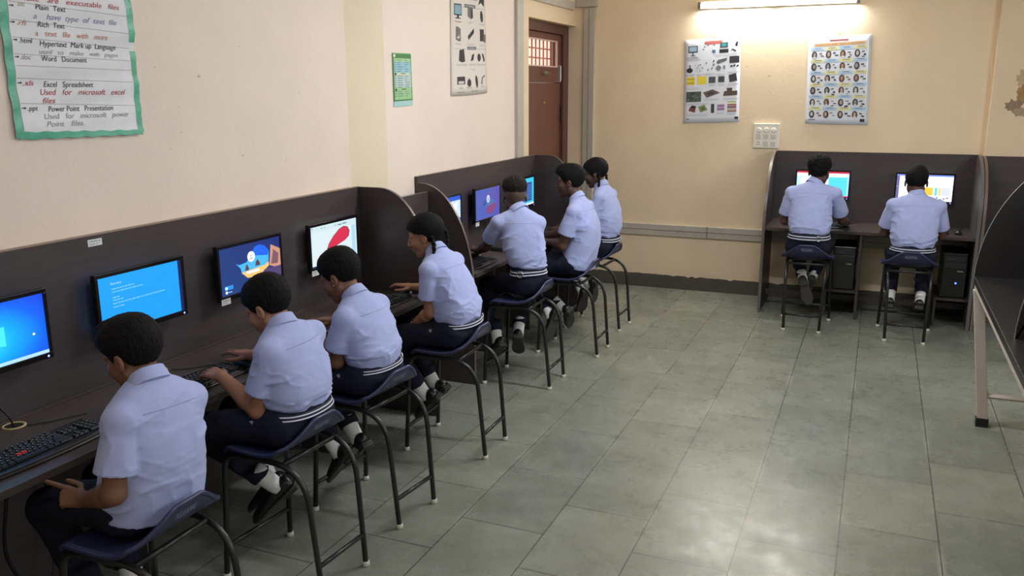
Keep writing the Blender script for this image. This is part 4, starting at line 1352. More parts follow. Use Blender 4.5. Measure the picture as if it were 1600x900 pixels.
for body, a, b, w_, h_, ink in (('Monitor', 0.10, 0.637, 0.18, 0.020, m_red_ink), ('CPU', 0.46, 0.635, 0.12, 0.020, m_grey_ink), ('Mouse', 0.80, 0.63, 0.15, 0.020, m_grey_ink),
                                ('Printer', 0.11, 0.445, 0.16, 0.018, m_grey_ink), ('Keyboard', 0.43, 0.445, 0.20, 0.018, m_grey_ink), ('Speaker', 0.80, 0.44, 0.17, 0.018, m_grey_ink),
                                ('Hard Drive', 0.13, 0.262, 0.26, 0.018, m_grey_ink), ('SD card', 0.47, 0.262, 0.17, 0.018, m_grey_ink), ('Pendrive', 0.70, 0.262, 0.28, 0.018, m_grey_ink), ('Chip', 0.5, 0.22, 0.13, 0.016, m_grey_ink),
                                ('Web', 0.18, 0.055, 0.10, 0.016, dg2), ('Mouse', 0.38, 0.055, 0.15, 0.016, dg2), ('CD', 0.63, 0.055, 0.07, 0.016, dg2), ('Mic', 0.80, 0.055, 0.12, 0.016, dg2), ('camera', 0.14, 0.02, 0.18, 0.016, dg2), ('drive', 0.5, 0.02, 0.2, 0.016, dg2)):
    put_text(pr, body, a, b, w_, h_, 0.0012, P, ink)
pr.flat([(0.78, 0.81), (0.86, 0.835), (0.96, 0.80), (0.97, 0.90), (0.88, 0.88), (0.84, 0.9)], 0.0012, P, dg1)
ln_ = MB()
for (a, b, a2, b2) in ((0.06, 0.775, 0.34, 0.778), (0.7, 0.778, 0.99, 0.775), (0.06, 0.41, 0.4, 0.41), (0.7, 0.41, 0.97, 0.41)):
    gp(pr, P, a, b, a2, b + 0.003, 0.0012, m_grey_ink)
pr.build('print', None, po)

# green notice
po = empty('wall_notice', (-2.75, 4.79, 1.8), 'narrow green printed notice taped beside the wall corner', 'poster')
P = Patch(FL2, (4.670, 1.813), (4.906, 1.821), (4.896, 2.138), (4.669, 2.135), 0.003, 0.002)
sheet(P, 'paper', mat('pale_green_notice_paper', srgb(150, 196, 138), 0.4), po)
pr = MB()
gp(pr, P, 0.0, 0.90, 1.0, 0.985, 0.0012, INKM(86, 136, 84))
gp(pr, P, 0.08, 0.61, 0.95, 0.83, 0.0012, INKM(156, 196, 206))
gp(pr, P, 0.08, 0.35, 0.95, 0.60, 0.0012, INKM(188, 204, 200))
gp(pr, P, 0.0, 0.10, 0.06, 0.9, 0.0012, INKM(80, 128, 92))
gp(pr, P, 0.95, 0.10, 1.0, 0.9, 0.0012, INKM(120, 168, 120))
gp(pr, P, 0.0, 0.10, 1.0, 0.125, 0.0012, INKM(80, 128, 92))
gp(pr, P, 0.0, 0.0, 1.0, 0.095, 0.0012, INKM(170, 206, 204))
pr.disc(0.10, 0.945, 0.06, 0.03, 0.0016, P, INKM(206, 226, 196))
gp(pr, P, 0.14, 0.585, 0.85, 0.625, 0.0014, INKM(214, 216, 176))
rr = random.Random(9)
for k in range(17):
    b = 0.86 - 0.042 * k
    if abs(b - 0.60) < 0.03 or abs(b - 0.33) < 0.02:
        gp(pr, P, 0.10, b - 0.02, 0.17, b + 0.02, 0.0016, INKM(40, 54, 44))
        gp(pr, P, 0.42, b, 0.66, b + 0.013, 0.0016, INKM(50, 56, 60))
        continue
    gp(pr, P, 0.10, b, 0.15, b + 0.012, 0.0016, INKM(70, 110, 120))
    gp(pr, P, 0.22, b, 0.22 + rr.uniform(0.18, 0.34), b + 0.010, 0.0016, INKM(90, 116, 140))
    gp(pr, P, 0.62, b, 0.62 + rr.uniform(0.08, 0.28), b + 0.010, 0.0016, INKM(100, 120, 136))
pr.build('print', None, po)

# handwritten chart near the camera
FL1 = Fr((-2.885, 0, 0), (0, 1, 0), (0, 0, 1))
po = empty('wall_chart', (-2.88, 2.5, 1.73), 'crumpled handwritten file extension chart with a green tape border, upper left', 'poster')


class Chart(Patch):
    """same sheet, addressed in wall coordinates (along, up)"""
    def p(s, a, b, c=0.0):
        u, v = (a - 2.2) / 0.59, (b - 1.745) / 0.76
        h = 0.008 + 0.004 * math.sin(math.pi * min(1, max(0, u))) + 0.0026 * (math.sin(21 * v + 2.2 * u) + 0.8 * math.sin(47 * v - 4 * u) + 0.6 * math.sin(7 * u + 13 * v) + 0.5 * math.sin(19 * u - 9 * v)) + 0.002
        return s.fr.p(a, b, h + c)


P = Chart(FL1, 0, 0, 0, 0)
m_chart = mat('crumpled_white_chart_paper', srgb(230, 230, 236), 0.6, var=0.05, vscale=5, bump=0.25, bscale=22)
m_tape = mat('green_glazed_paper_border', srgb(96, 178, 150), 0.35, spec=0.5, var=0.2, vscale=14, bump=0.3, bscale=40)
rows = [[P.p(2.205 + 0.585 * i / 40, 1.745 + 0.76 * j / 90) for i in range(41)] for j in range(91)]
MB().grid(rows).build('paper', m_chart, po, smooth=True, solid=0.001)


def strip(a0f, a1f, b0, b1, nb=60, na=5):
    return [[P.p(a0f(j / nb) + (a1f(j / nb) - a0f(j / nb)) * i / na, b0 + (b1 - b0) * j / nb, 0.0012) for i in range(na + 1)] for j in range(nb + 1)]


jag = lambda t, s: 0.0012 * math.sin(9 * t + s) + 0.0010 * math.sin(41 * t + 2 * s)
bd = MB()
bd.grid(strip(lambda t: 2.198 + jag(t, 1), lambda t: 2.229 + 0.3 * jag(t, 2), 1.742, 2.505))
bd.grid(strip(lambda t: 2.763 + 0.3 * jag(t, 3), lambda t: 2.793 + jag(t, 4), 1.742, 2.07))
bd.grid(strip(lambda t: 2.762 + 0.3 * jag(t, 3), lambda t: 2.793 + jag(t, 5), 2.105, 2.505))
bd.grid([[P.p(2.215 + 0.57 * j / 60, 1.738 + 0.002 * math.sin(j * 0.7) + (0.027 - 0.008 * (j / 60)) * i / 5 - 0.006 * (j / 60), 0.0014) for i in range(6)] for j in range(61)])
bd.build('tape_border', m_tape, po, smooth=True)
wr = MB()
z = 0.0022
SH = 0.28
k_ = m_ink
for body, a, a2, b, h_, ink in (
        ('.txt', 2.266, 2.300, 2.207, 0.017, mat('olive_ink', srgb(176, 176, 140), 0.7)), ('Plain  Text', 2.340, 2.467, 2.200, 0.019, k_),
        ('a    have  type  of  text  file', 2.329, 2.706, 2.168, 0.020, m_blue_ink),
        ('.rft', 2.261, 2.303, 2.142, 0.017, m_orange_ink), ('Rich  Text', 2.344, 2.461, 2.140, 0.019, k_),
        ('a   text   file   with   more', 2.328, 2.655, 2.108, 0.020, m_orange_ink),
        ('.html', 2.259, 2.312, 2.080, 0.018, k_), ('Hypertext  Mark up  Language', 2.339, 2.694, 2.072, 0.020, k_),
        ('used   to   make   web   pages', 2.333, 2.700, 2.044, 0.016, m_grey_ink),
        ('.doc', 2.257, 2.300, 2.022, 0.018, m_grey_ink), ('Word   Document', 2.340, 2.537, 2.018, 0.020, k_),
        ('.xls', 2.257, 2.299, 1.930, 0.019, m_red_ink), ('Excel   Spreadsheet', 2.340, 2.556, 1.925, 0.020, k_),
        ('Used   for   microsoft   excel', 2.321, 2.713, 1.896, 0.021, m_red_ink), ('files', 2.325, 2.382, 1.866, 0.020, m_red_ink),
        ('.ppt', 2.259, 2.301, 1.840, 0.018, k_), ('Power Point   Presentation', 2.347, 2.645, 1.835, 0.020, k_),
        ('Used   for   microsoft   power', 2.323, 2.722, 1.808, 0.020, m_grey_ink), ('Point   files.', 2.326, 2.494, 1.780, 0.020, m_grey_ink),
        ('.exe   are   executable   files', 2.300, 2.725, 2.228, 0.020, m_red_ink)):
    put_text(wr, body, a, b, a2 - a, h_, z, P, ink, shear=SH if ink is not k_ else 0.18)
for b in (2.199, 2.143, 2.082, 2.023, 1.932, 1.842):
    wr.rect(2.236, b + 0.006, 2.252, b + 0.009, z, P, k_)
    wr.flat([(2.247, b + 0.003), (2.254, b + 0.0075), (2.247, b + 0.012)], z, P, k_)
for (b, b2) in ((2.158, 2.138), (2.098, 2.080), (2.040, 2.030), (1.999, 1.992), (1.955, 1.945), (1.866, 1.850), (2.22, 2.205)):
    wr.grid([[P.p(2.235 + 0.525 * i / 30, b + (b2 - b) * i / 30 + q, z - 0.0004) for i in range(31)] for q in (0, 0.0016)], mat('pencil_rule', srgb(168, 150, 150), 0.7))
wr.grid([[P.p(2.229 + q, 1.767 + 0.7 * i / 40, z - 0.0004) for i in range(41)] for q in (0, 0.0018)], m_grey_ink)
wr.build('handwriting', None, po)
# ================================================================== STOOLS
m_seat = mat('navy_moulded_plastic', srgb(44, 47, 82), 0.38, spec=0.5, var=0.08, vscale=12)
m_tube = mat('black_enamelled_tube', srgb(34, 34, 34), 0.35, spec=0.5, var=0.15, vscale=30)
m_foot = mat('pale_rubber_foot', srgb(190, 186, 172), 0.6)
m_emb = mat('pale_embossed_letter', srgb(150, 154, 178), 0.4)


def arc_path(pts, rads, n=7):
    """polyline with rounded corners"""
    P = [Vector(p) for p in pts]
    out = [P[0]]
    for i in range(1, len(P) - 1):
        r = rads[i - 1]
        a = (P[i - 1] - P[i]).normalized() * r + P[i]
        b = (P[i + 1] - P[i]).normalized() * r + P[i]
        for k in range(n + 1):
            t = k / n
            out.append((1 - t) ** 2 * a + 2 * t * (1 - t) * P[i] + t * t * b)
    out.append(P[-1])
    return out


def seat_pt(u, v):
    """u -1..1 across, v 0 front .. 1 back -> (f, l, z)"""
    au = abs(u)
    hw = 0.198 - 0.010 * (2 * v - 1) ** 4
    fb = -0.162 + 0.065 * au ** 2.6
    ff = 0.198 - 0.022 * au ** 4
    k = max(0.0, (v - 0.50) / 0.50)
    vv = v + 0.16 * math.sin(math.pi * v) * (v > 0) * k
    f = ff + (fb - ff) * vv
    t = min(1.0, max(0.0, (0.97 - au) / 0.70))
    cen = 0.65 * t + 0.35 * t * t * (3 - 2 * t)
    back = 0.128 * k ** 2.0
    z = 0.570 - 0.012 * math.exp(-((v - 0.4) / 0.3) ** 2) * (1 - u * u) + back * (0.30 + 0.70 * cen)
    z += 0.008 * au ** 4 * (1 - k)
    z -= 0.018 * max(0.0, (0.10 - v) / 0.10) ** 1.5
    return f, hw * u, z


def make_stool(label):
    t = empty('stool', (0, 0, 0), label, 'stool', 'navy plastic stools')
    X = lambda f, l, z: Vector((f, l, z))
    nu, nv = 24, 28
    rows = [[X(*seat_pt(-1 + 2 * i / nu, j / nv)) for i in range(nu + 1)] for j in range(nv + 1)]
    s = MB().grid(rows).build('seat', m_seat, t, smooth=True, solid=0.010)
    rim = rows[0][:] + [r[-1] for r in rows[1:]] + rows[-1][-2::-1] + [r[0] for r in rows[-2:0:-1]]
    MB().tube([q - Vector((0, 0, 0.003)) for q in rim], 0.0085, 8, closed=True).build('rim', m_seat, s, smooth=True)
    # maker's lettering on the outside of the back lip
    lt = MB()
    vs, fs, x0, x1 = text_geo('NILKAMAL')
    k = 0.085 / (x1 - x0)
    pts = []
    for v in vs:
        l = 0.0425 - (v[0] - x0) * k
        vv = 0.89 + 0.06 * (v[1] / 0.7)
        a = Vector(seat_pt(l / 0.19, vv))
        b = Vector(seat_pt(l / 0.19, vv + 0.01))
        nrm = Vector((0, 1, 0)).cross(b - a).normalized()
        if nrm.x > 0:
            nrm = -nrm
        pts.append(a + nrm * 0.0062)
    lt.add(pts, fs)
    lt.build('lettering', m_emb, s)
    for sgn in (-1, 1):
        pr_ = arc_path([(-0.222, 0.137 * sgn, 0.012), (-0.178, 0.150 * sgn, 0.538), (0.195, 0.172 * sgn, 0.538), (0.222, 0.187 * sgn, 0.012)], [0.16, 0.065], 9)
        MB().tube(pr_, 0.0115, 12).build('side_frame', m_tube, t, smooth=True)
    MB().tube([(-0.075, -0.155, 0.532), (-0.075, 0.155, 0.532)], 0.0105, 10).build('seat_bar', m_tube, t, smooth=True)
    MB().tube([(0.12, -0.165, 0.532), (0.12, 0.165, 0.532)], 0.010, 10).build('seat_bar', m_tube, t, smooth=True)
    MB().tube([(-0.212, -0.140, 0.135), (-0.212, 0.140, 0.135)], 0.0095, 10).build('stretcher', m_tube, t, smooth=True)
    MB().tube([(0.216, -0.183, 0.135), (0.216, 0.183, 0.135)], 0.0095, 10).build('stretcher', m_tube, t, smooth=True)
    for (f, l) in ((-0.2225, 0.137), (-0.2225, -0.137), (0.2225, 0.187), (0.2225, -0.187)):
        MB().lathe([(0.0155, 0.0), (0.0165, 0.004), (0.0150, 0.020), (0.0118, 0.021)], (f, l, 0), (0, 0, 1), 14).build('foot', m_foot, t, smooth=True)
    return t


STOOLS = [   # x, y, facing (degrees from +X), label
    ((-2.005, 1.828), 180, 'navy plastic stool under the nearest boy, cut by the bottom edge of the photo'),
    ((-2.035, 2.585), 176, 'navy plastic stool under the second boy from the front'),
    ((-2.040, 3.190), 174, 'navy plastic stool under the third boy from the front'),
    ((-2.012, 3.985), 181, 'navy plastic stool under the girl with two plaits'),
    ((-2.075, 5.137), 180, 'navy plastic stool under the boy with the undercut'),
    ((-1.998, 5.925), 180, 'navy plastic stool under the boy in profile near the door'),
    ((-2.035, 6.665), 178, 'navy plastic stool under the farthest girl, near the back wall'),
    ((-0.458, 7.285), 90, 'navy plastic stool at the back desk under the curly haired boy'),
    ((0.300, 7.250), 90, 'navy plastic stool at the right of the back desk'),
]
proto = None
for (xy, ang, lab) in STOOLS:
    if proto is None:
        proto = make_stool(lab)
        st_ = proto
    else:
        st_ = copy_tree(proto)
        st_['label'] = lab
    st_.location = (xy[0], xy[1], 0)
    st_.rotation_euler = (0, 0, math.radians(ang))
# ================================================================== PEOPLE
# Bodies and clothes are modelled as smooth blended volumes and turned into continuous surfaces.
def V3(*a):
    return np.array(a, float)


def smin(a, b, k):
    h = np.clip(0.5 + 0.5 * (b - a) / k, 0.0, 1.0)
    return b + (a - b) * h - k * h * (1 - h)


def smax(a, b, k):
    return -smin(-a, -b, k)


def cone(p, a, b, ra, rb):
    ba = b - a
    t = np.clip(((p - a) @ ba) / max(1e-9, ba @ ba), 0, 1)
    return np.linalg.norm(p - a - t[:, None] * ba, axis=1) - (ra + (rb - ra) * t)


def ball(p, c, r):
    return np.linalg.norm(p - c, axis=1) - r


def ell(p, c, r):
    q = (p - c) / r
    k0 = np.linalg.norm(q, axis=1)
    k1 = np.linalg.norm(q / r, axis=1) + 1e-9
    return k0 * (k0 - 1) / k1


def vnoise(p):
    """smooth value noise, -1..1"""
    i = np.floor(p).astype(np.int64)
    f = p - i
    f = f * f * (3 - 2 * f)

    def h(dx, dy, dz):
        n = (i[:, 0] + dx) * 374761393 + (i[:, 1] + dy) * 668265263 + (i[:, 2] + dz) * 2147483647
        n = (n ^ (n >> 13)) * 1274126177
        n = n ^ (n >> 16)
        return (n & 0xFFFF) / 32767.5 - 1.0
    x, y, z = f[:, 0], f[:, 1], f[:, 2]
    a = h(0, 0, 0) * (1 - x) + h(1, 0, 0) * x
    b = h(0, 1, 0) * (1 - x) + h(1, 1, 0) * x
    c = h(0, 0, 1) * (1 - x) + h(1, 0, 1) * x
    d = h(0, 1, 1) * (1 - x) + h(1, 1, 1) * x
    return (a * (1 - y) + b * y) * (1 - z) + (c * (1 - y) + d * y) * z


def volume_mesh(fn, lo, hi, h):
    """continuous quad surface of fn(p) = 0 (surface nets on a sparse grid)"""
    B = 8
    lo = np.array(lo, float)
    nb = np.maximum(1, np.ceil((np.array(hi) - lo) / (h * B)).astype(int)) + 1
    n = nb * B
    g = np.stack(np.meshgrid(*[np.arange(k) for k in nb], indexing='ij'), -1).reshape(-1, 3)
    cen = lo + (g * B + (B - 1) / 2) * h
    d = fn(cen)
    act = np.abs(d) < h * B * 1.25 + 0.012
    D = np.repeat(np.repeat(np.repeat(d.reshape(nb), B, 0), B, 1), B, 2).astype(np.float32)
    off = np.stack(np.meshgrid(*[np.arange(B)] * 3, indexing='ij'), -1).reshape(-1, 3)
    idx = (g[act][:, None, :] * B + off[None]).reshape(-1, 3)
    for s in range(0, len(idx), 400000):
        q = idx[s:s + 400000]
        D[q[:, 0], q[:, 1], q[:, 2]] = fn(lo + q * h)
    S = D < 0
    c = np.zeros(tuple(n - 1), np.int8)
    sl = [slice(0, -1), slice(1, None)]
    for i in (0, 1):
        for j in (0, 1):
            for k in (0, 1):
                c += S[sl[i], sl[j], sl[k]]
    cells = np.argwhere((c > 0) & (c < 8))
    if len(cells) == 0:
        return np.zeros((0, 3)), np.zeros((0, 4), int)
    vid = np.full(tuple(n - 1), -1, np.int32)
    vid[cells[:, 0], cells[:, 1], cells[:, 2]] = np.arange(len(cells))
    acc = np.zeros((len(cells), 3))
    cnt = np.zeros(len(cells))
    corners = [(i, j, k) for i in (0, 1) for j in (0, 1) for k in (0, 1)]
    for a in corners:
        for ax in range(3):
            if a[ax] == 1:
                continue
            b = list(a)
            b[ax] = 1
            ia, ib = cells + np.array(a), cells + np.array(b)
            da, db = D[ia[:, 0], ia[:, 1], ia[:, 2]], D[ib[:, 0], ib[:, 1], ib[:, 2]]
            m = (da < 0) != (db < 0)
            t = da[m] / (da[m] - db[m] + 1e-12)
            pt = ia[m].astype(float)
            pt[:, ax] += t
            acc[m] += pt
            cnt[m] += 1
    V = lo + acc / cnt[:, None] * h
    F = []
    for ax in range(3):
        u, v = (ax + 1) % 3, (ax + 2) % 3
        s0 = [slice(1, -1)] * 3
        s1 = [slice(1, -1)] * 3
        s0[ax] = slice(0, -1)
        s1[ax] = slice(1, None)
        A, Bq = S[tuple(s0)], S[tuple(s1)]
        e = np.argwhere(A != Bq)
        if len(e) == 0:
            continue
        inside = A[e[:, 0], e[:, 1], e[:, 2]]
        e = e + 1
        e[:, ax] -= 1
        du, dv = np.zeros(3, int), np.zeros(3, int)
        du[u] = 1
        dv[v] = 1
        q = []
        for (a_, b_) in ((1, 1), (0, 1), (0, 0), (1, 0)):
            cc_ = e - a_ * du - b_ * dv
            ok = (cc_ >= 0).all(1) & (cc_ < np.array(vid.shape)).all(1)
            cc_ = np.clip(cc_, 0, np.array(vid.shape) - 1)
            q.append(np.where(ok, vid[cc_[:, 0], cc_[:, 1], cc_[:, 2]], -1))
        q = np.stack(q, 1)
        q[~inside] = q[~inside][:, ::-1]
        F.append(q[(q >= 0).all(1)])
    return V, np.concatenate(F)


def vol_obj(name, fn, lo, hi, h, material, parent, relax=0):
    V, F = volume_mesh(fn, lo, hi, h)
    inv = np.array(parent_inv(parent))
    V = V @ inv[:3, :3].T + inv[:3, 3]
    me = bpy.data.meshes.new(name)
    me.vertices.add(len(V))
    me.vertices.foreach_set('co', V.astype(np.float32).ravel())
    me.loops.add(len(F) * 4)
    me.loops.foreach_set('vertex_index', F.astype(np.int32).ravel())
    me.polygons.add(len(F))
    me.polygons.foreach_set('loop_start', np.arange(0, len(F) * 4, 4, dtype=np.int32))
    me.polygons.foreach_set('use_smooth', np.ones(len(F), bool))
    me.update(calc_edges=True)
    me.validate()
    me.materials.append(material)
    o = bpy.data.objects.new(name, me)
    COL.objects.link(o)
    o.parent = parent
    if relax:
        md = o.modifiers.new('relax', 'SMOOTH')
        md.factor = 0.5
        md.iterations = relax
    return o


def unit(v):
    return v / (np.linalg.norm(v) + 1e-12)


class Head:
    """head frame: f forward (face), l left, u up; origin between the ears"""
    def __init__(s, o, fwd, up, sc):
        s.o = o
        s.f = unit(fwd)
        s.l = unit(np.cross(up, s.f))
        s.u = np.cross(s.f, s.l)
        s.sc = sc

    def loc(s, p):
        d = p - s.o
        return np.stack([d @ s.f, d @ s.l, d @ s.u], 1) / s.sc

    def pt(s, f, l, u):
        return s.o + s.sc * (f * s.f + l * s.l + u * s.u)


def head_sdf(q):
    """face and skull in head units (metres of an adult head)"""
    d = ell(q, V3(-0.014, 0, 0.034), V3(0.092, 0.074, 0.082))
    d = smin(d, ell(q, V3(0.030, 0, -0.030), V3(0.060, 0.057, 0.078)), 0.03)
    d = smin(d, ball(q, V3(0.060, 0, -0.094), 0.020), 0.025)
    for s in (1, -1):
        d = smin(d, cone(q, V3(0.000, 0.050 * s, -0.052), V3(0.058, 0.013 * s, -0.098), 0.014, 0.012), 0.022)
        d = smin(d, ball(q, V3(0.056, 0.040 * s, -0.030), 0.018), 0.025)
        d = smin(d, cone(q, V3(0.078, 0.010 * s, 0.018), V3(0.070, 0.044 * s, 0.016), 0.010, 0.008), 0.016)
        d = smax(d, -ball(q, V3(0.096, 0.031 * s, -0.002), 0.015), 0.014)
        d = smin(d, ball(q, V3(0.0745, 0.031 * s, -0.004), 0.0125), 0.004)
        d = smin(d, ball(q, V3(0.097, 0.011 * s, -0.036), 0.0075), 0.008)
        # ear
        e = ell(q, V3(-0.006, 0.077 * s, -0.010), V3(0.0165, 0.0085, 0.027))
        e = smax(e, -ell(q, V3(0.000, 0.086 * s, -0.008), V3(0.009, 0.0075, 0.016)), 0.005)
        d = smin(d, e, 0.006)
    d = smin(d, cone(q, V3(0.088, 0, 0.006), V3(0.106, 0, -0.030), 0.0065, 0.0095), 0.012)
    d = smin(d, cone(q, V3(0.0895, -0.012, -0.058), V3(0.0895, 0.012, -0.058), 0.0055, 0.0055), 0.010)
    d = smin(d, cone(q, V3(0.0865, -0.010, -0.069), V3(0.0865, 0.010, -0.069), 0.0060, 0.0060), 0.010)
    return d


def hair_sdf(q, style, quiff=0.0):
    """hair volume following the skull, cut at the hairline"""
    f, l, u = q[:, 0], q[:, 1], q[:, 2]
    al = np.abs(l)
    skull = ell(q, V3(-0.014, 0, 0.034), V3(0.092, 0.074, 0.082))
    if style in ('girl', 'girl_low'):
        thick = np.interp(u, [-0.09, -0.03, 0.05, 0.12], [0.010, 0.012, 0.014, 0.012])
        low = np.interp(f, [-0.12, -0.03, -0.005, 0.02, 0.045, 0.075, 0.10], [-0.075, -0.070, 0.016, 0.022, 0.030, 0.052, 0.062])
        if style == 'girl_low':
            low = np.interp(f, [-0.12, -0.03, 0.0, 0.02, 0.045, 0.070, 0.09], [-0.080, -0.085, -0.070, -0.020, 0.020, 0.048, 0.060])
    elif style == 'fade':
        thick = np.interp(u, [0.026, 0.048, 0.072, 0.12], [0.0015, 0.006, 0.018, 0.032])
        low = np.interp(f, [-0.12, 0.05, 0.10], [0.028, 0.034, 0.056])
    else:
        thick = np.interp(u, [-0.10, -0.05, 0.02, 0.07, 0.12], [0.002, 0.0035, 0.0065, 0.013, 0.020])
        low = np.interp(f, [-0.12, -0.055, -0.032, -0.012, 0.012, 0.020, 0.034, 0.055, 0.075, 0.10], [-0.084, -0.078, -0.055, 0.018, 0.018, -0.022, -0.010, 0.034, 0.054, 0.060])
    if style == 'curly':
        thick = thick + 0.010 * np.clip((u - 0.03) / 0.05, 0, 1)
    fr = np.clip((f - 0.03) / 0.05, 0, 1)
    d = skull - thick - 0.006 * fr * (u > 0.03) - quiff * np.clip((f + 0.01) / 0.07, 0, 1) * np.clip((u - 0.03) / 0.05, 0, 1) * (1 + 0.5 * vnoise(np.stack([f * 30, l * 60, u * 20], 1)))
    if style == 'curly':
        n1 = vnoise(np.stack([f * 95, l * 110, u * 95], 1)) + 0.6 * vnoise(np.stack([f * 190 + 3, l * 240, u * 190], 1))
    else:
        # combed strands: fine across, long along the comb direction
        n1 = 0.7 * vnoise(np.stack([f * 45 + u * 30, l * 210 + 60 * f, u * 45 + 7], 1)) + 0.6 * vnoise(np.stack([f * 110 + u * 60, l * 330, u * 90], 1))
    amp = {'girl': 0.0006, 'girl_low': 0.0006, 'curly': 0.0055, 'fade': 0.0034, 'short': 0.0020}[style]
    if style in ('girl', 'girl_low'):
        # combed back from a centre parting
        d = d + 0.0012 * np.sin(l * 900 + 2 * np.sin(f * 40)) * 0.5 + 0.006 * np.exp(-(l / 0.004) ** 2) * (u > 0.08)
    d = d - amp * n1
    cut = low - u + 0.003 * vnoise(np.stack([f * 110, l * 110, u * 40], 1))
    return smax(d, cut, 0.004)


def finger_chain(w, base, d, n, lens, curl, r0, r1):
    """joint points of a finger; d outward, n palm normal, curl radians per joint"""
    pts = [base]
    a = 0.0
    for L_, c_ in zip(lens, curl):
        a += c_
        pts.append(pts[-1] + L_ * (d * math.cos(a) + n * math.sin(a)))
    return pts, [r0, r0 * 0.96, (r0 + r1) / 2, r1]


class Hand:
    """w wrist, d towards the knuckles, n out of the palm, side +1 left / -1 right"""
    def __init__(s, w, d, n, left, curls, thumb=0.35, sc=1.0, spread=0.10):
        d = unit(d)
        n = unit(n - d * (n @ d))
        t = -np.cross(d, n) if left else np.cross(d, n)      # towards the thumb
        s.segs = []
        s.palm = []
        offs = (0.027, 0.009, -0.009, -0.026)
        dist = (0.084, 0.088, 0.083, 0.074)
        lens = ((0.040, 0.024, 0.019), (0.044, 0.027, 0.020), (0.041, 0.025, 0.019), (0.032, 0.019, 0.017))
        for i in range(4):
            k = w + sc * (d * dist[i] + t * offs[i])
            s.palm.append((w + sc * (d * 0.016 + t * offs[i] * 0.55), k, 0.0145 * sc, 0.0105 * sc))
            fd = unit(d + t * spread * (1.5 - i) * 0.9)
            P, R = finger_chain(w, k, fd, n, [x * sc for x in lens[i]], curls[i], 0.0086 * sc, 0.0066 * sc)
            s.segs.append((P, R))
        b = w + sc * (d * 0.024 + t * 0.022 + n * 0.006)
        td = unit(d * 0.72 + t * 0.62 + n * 0.30)
        P = [b, b + sc * 0.040 * td]
        td2 = unit(td * (1 - thumb) + d * thumb)
        P.append(P[-1] + sc * 0.030 * td2)
        P.append(P[-1] + sc * 0.023 * unit(td2 * 0.75 + d * 0.35))
        s.segs.append((P, [0.0125 * sc, 0.0102 * sc, 0.0092 * sc, 0.0074 * sc]))

    def sdf(s, p):
        d = None
        for a, b, ra, rb in s.palm:
            x = cone(p, a, b, ra, rb)
            d = x if d is None else smin(d, x, 0.010)
        for P, R in s.segs:
            x = None
            for i in range(3):
                y = cone(p, P[i], P[i + 1], R[i], R[i + 1])
                x = y if x is None else np.minimum(x, y)
            d = smin(d, x, 0.0035)
        return d

    def tips(s):
        return [P[-1] for P, R in s.segs]


RELAX = [(0.25, 0.35, 0.25)] * 4
ON_MOUSE = [(0.06, 0.26, 0.2), (0.03, 0.26, 0.2), (0.12, 0.40, 0.3), (0.30, 0.45, 0.3)]
TYPING = [(0.12, 0.34, 0.28), (0.08, 0.34, 0.28), (0.12, 0.34, 0.28), (0.18, 0.36, 0.28)]
POINT = [(0.02, 0.06, 0.04), (0.95, 1.15, 0.7), (1.05, 1.2, 0.7), (1.1, 1.2, 0.7)]


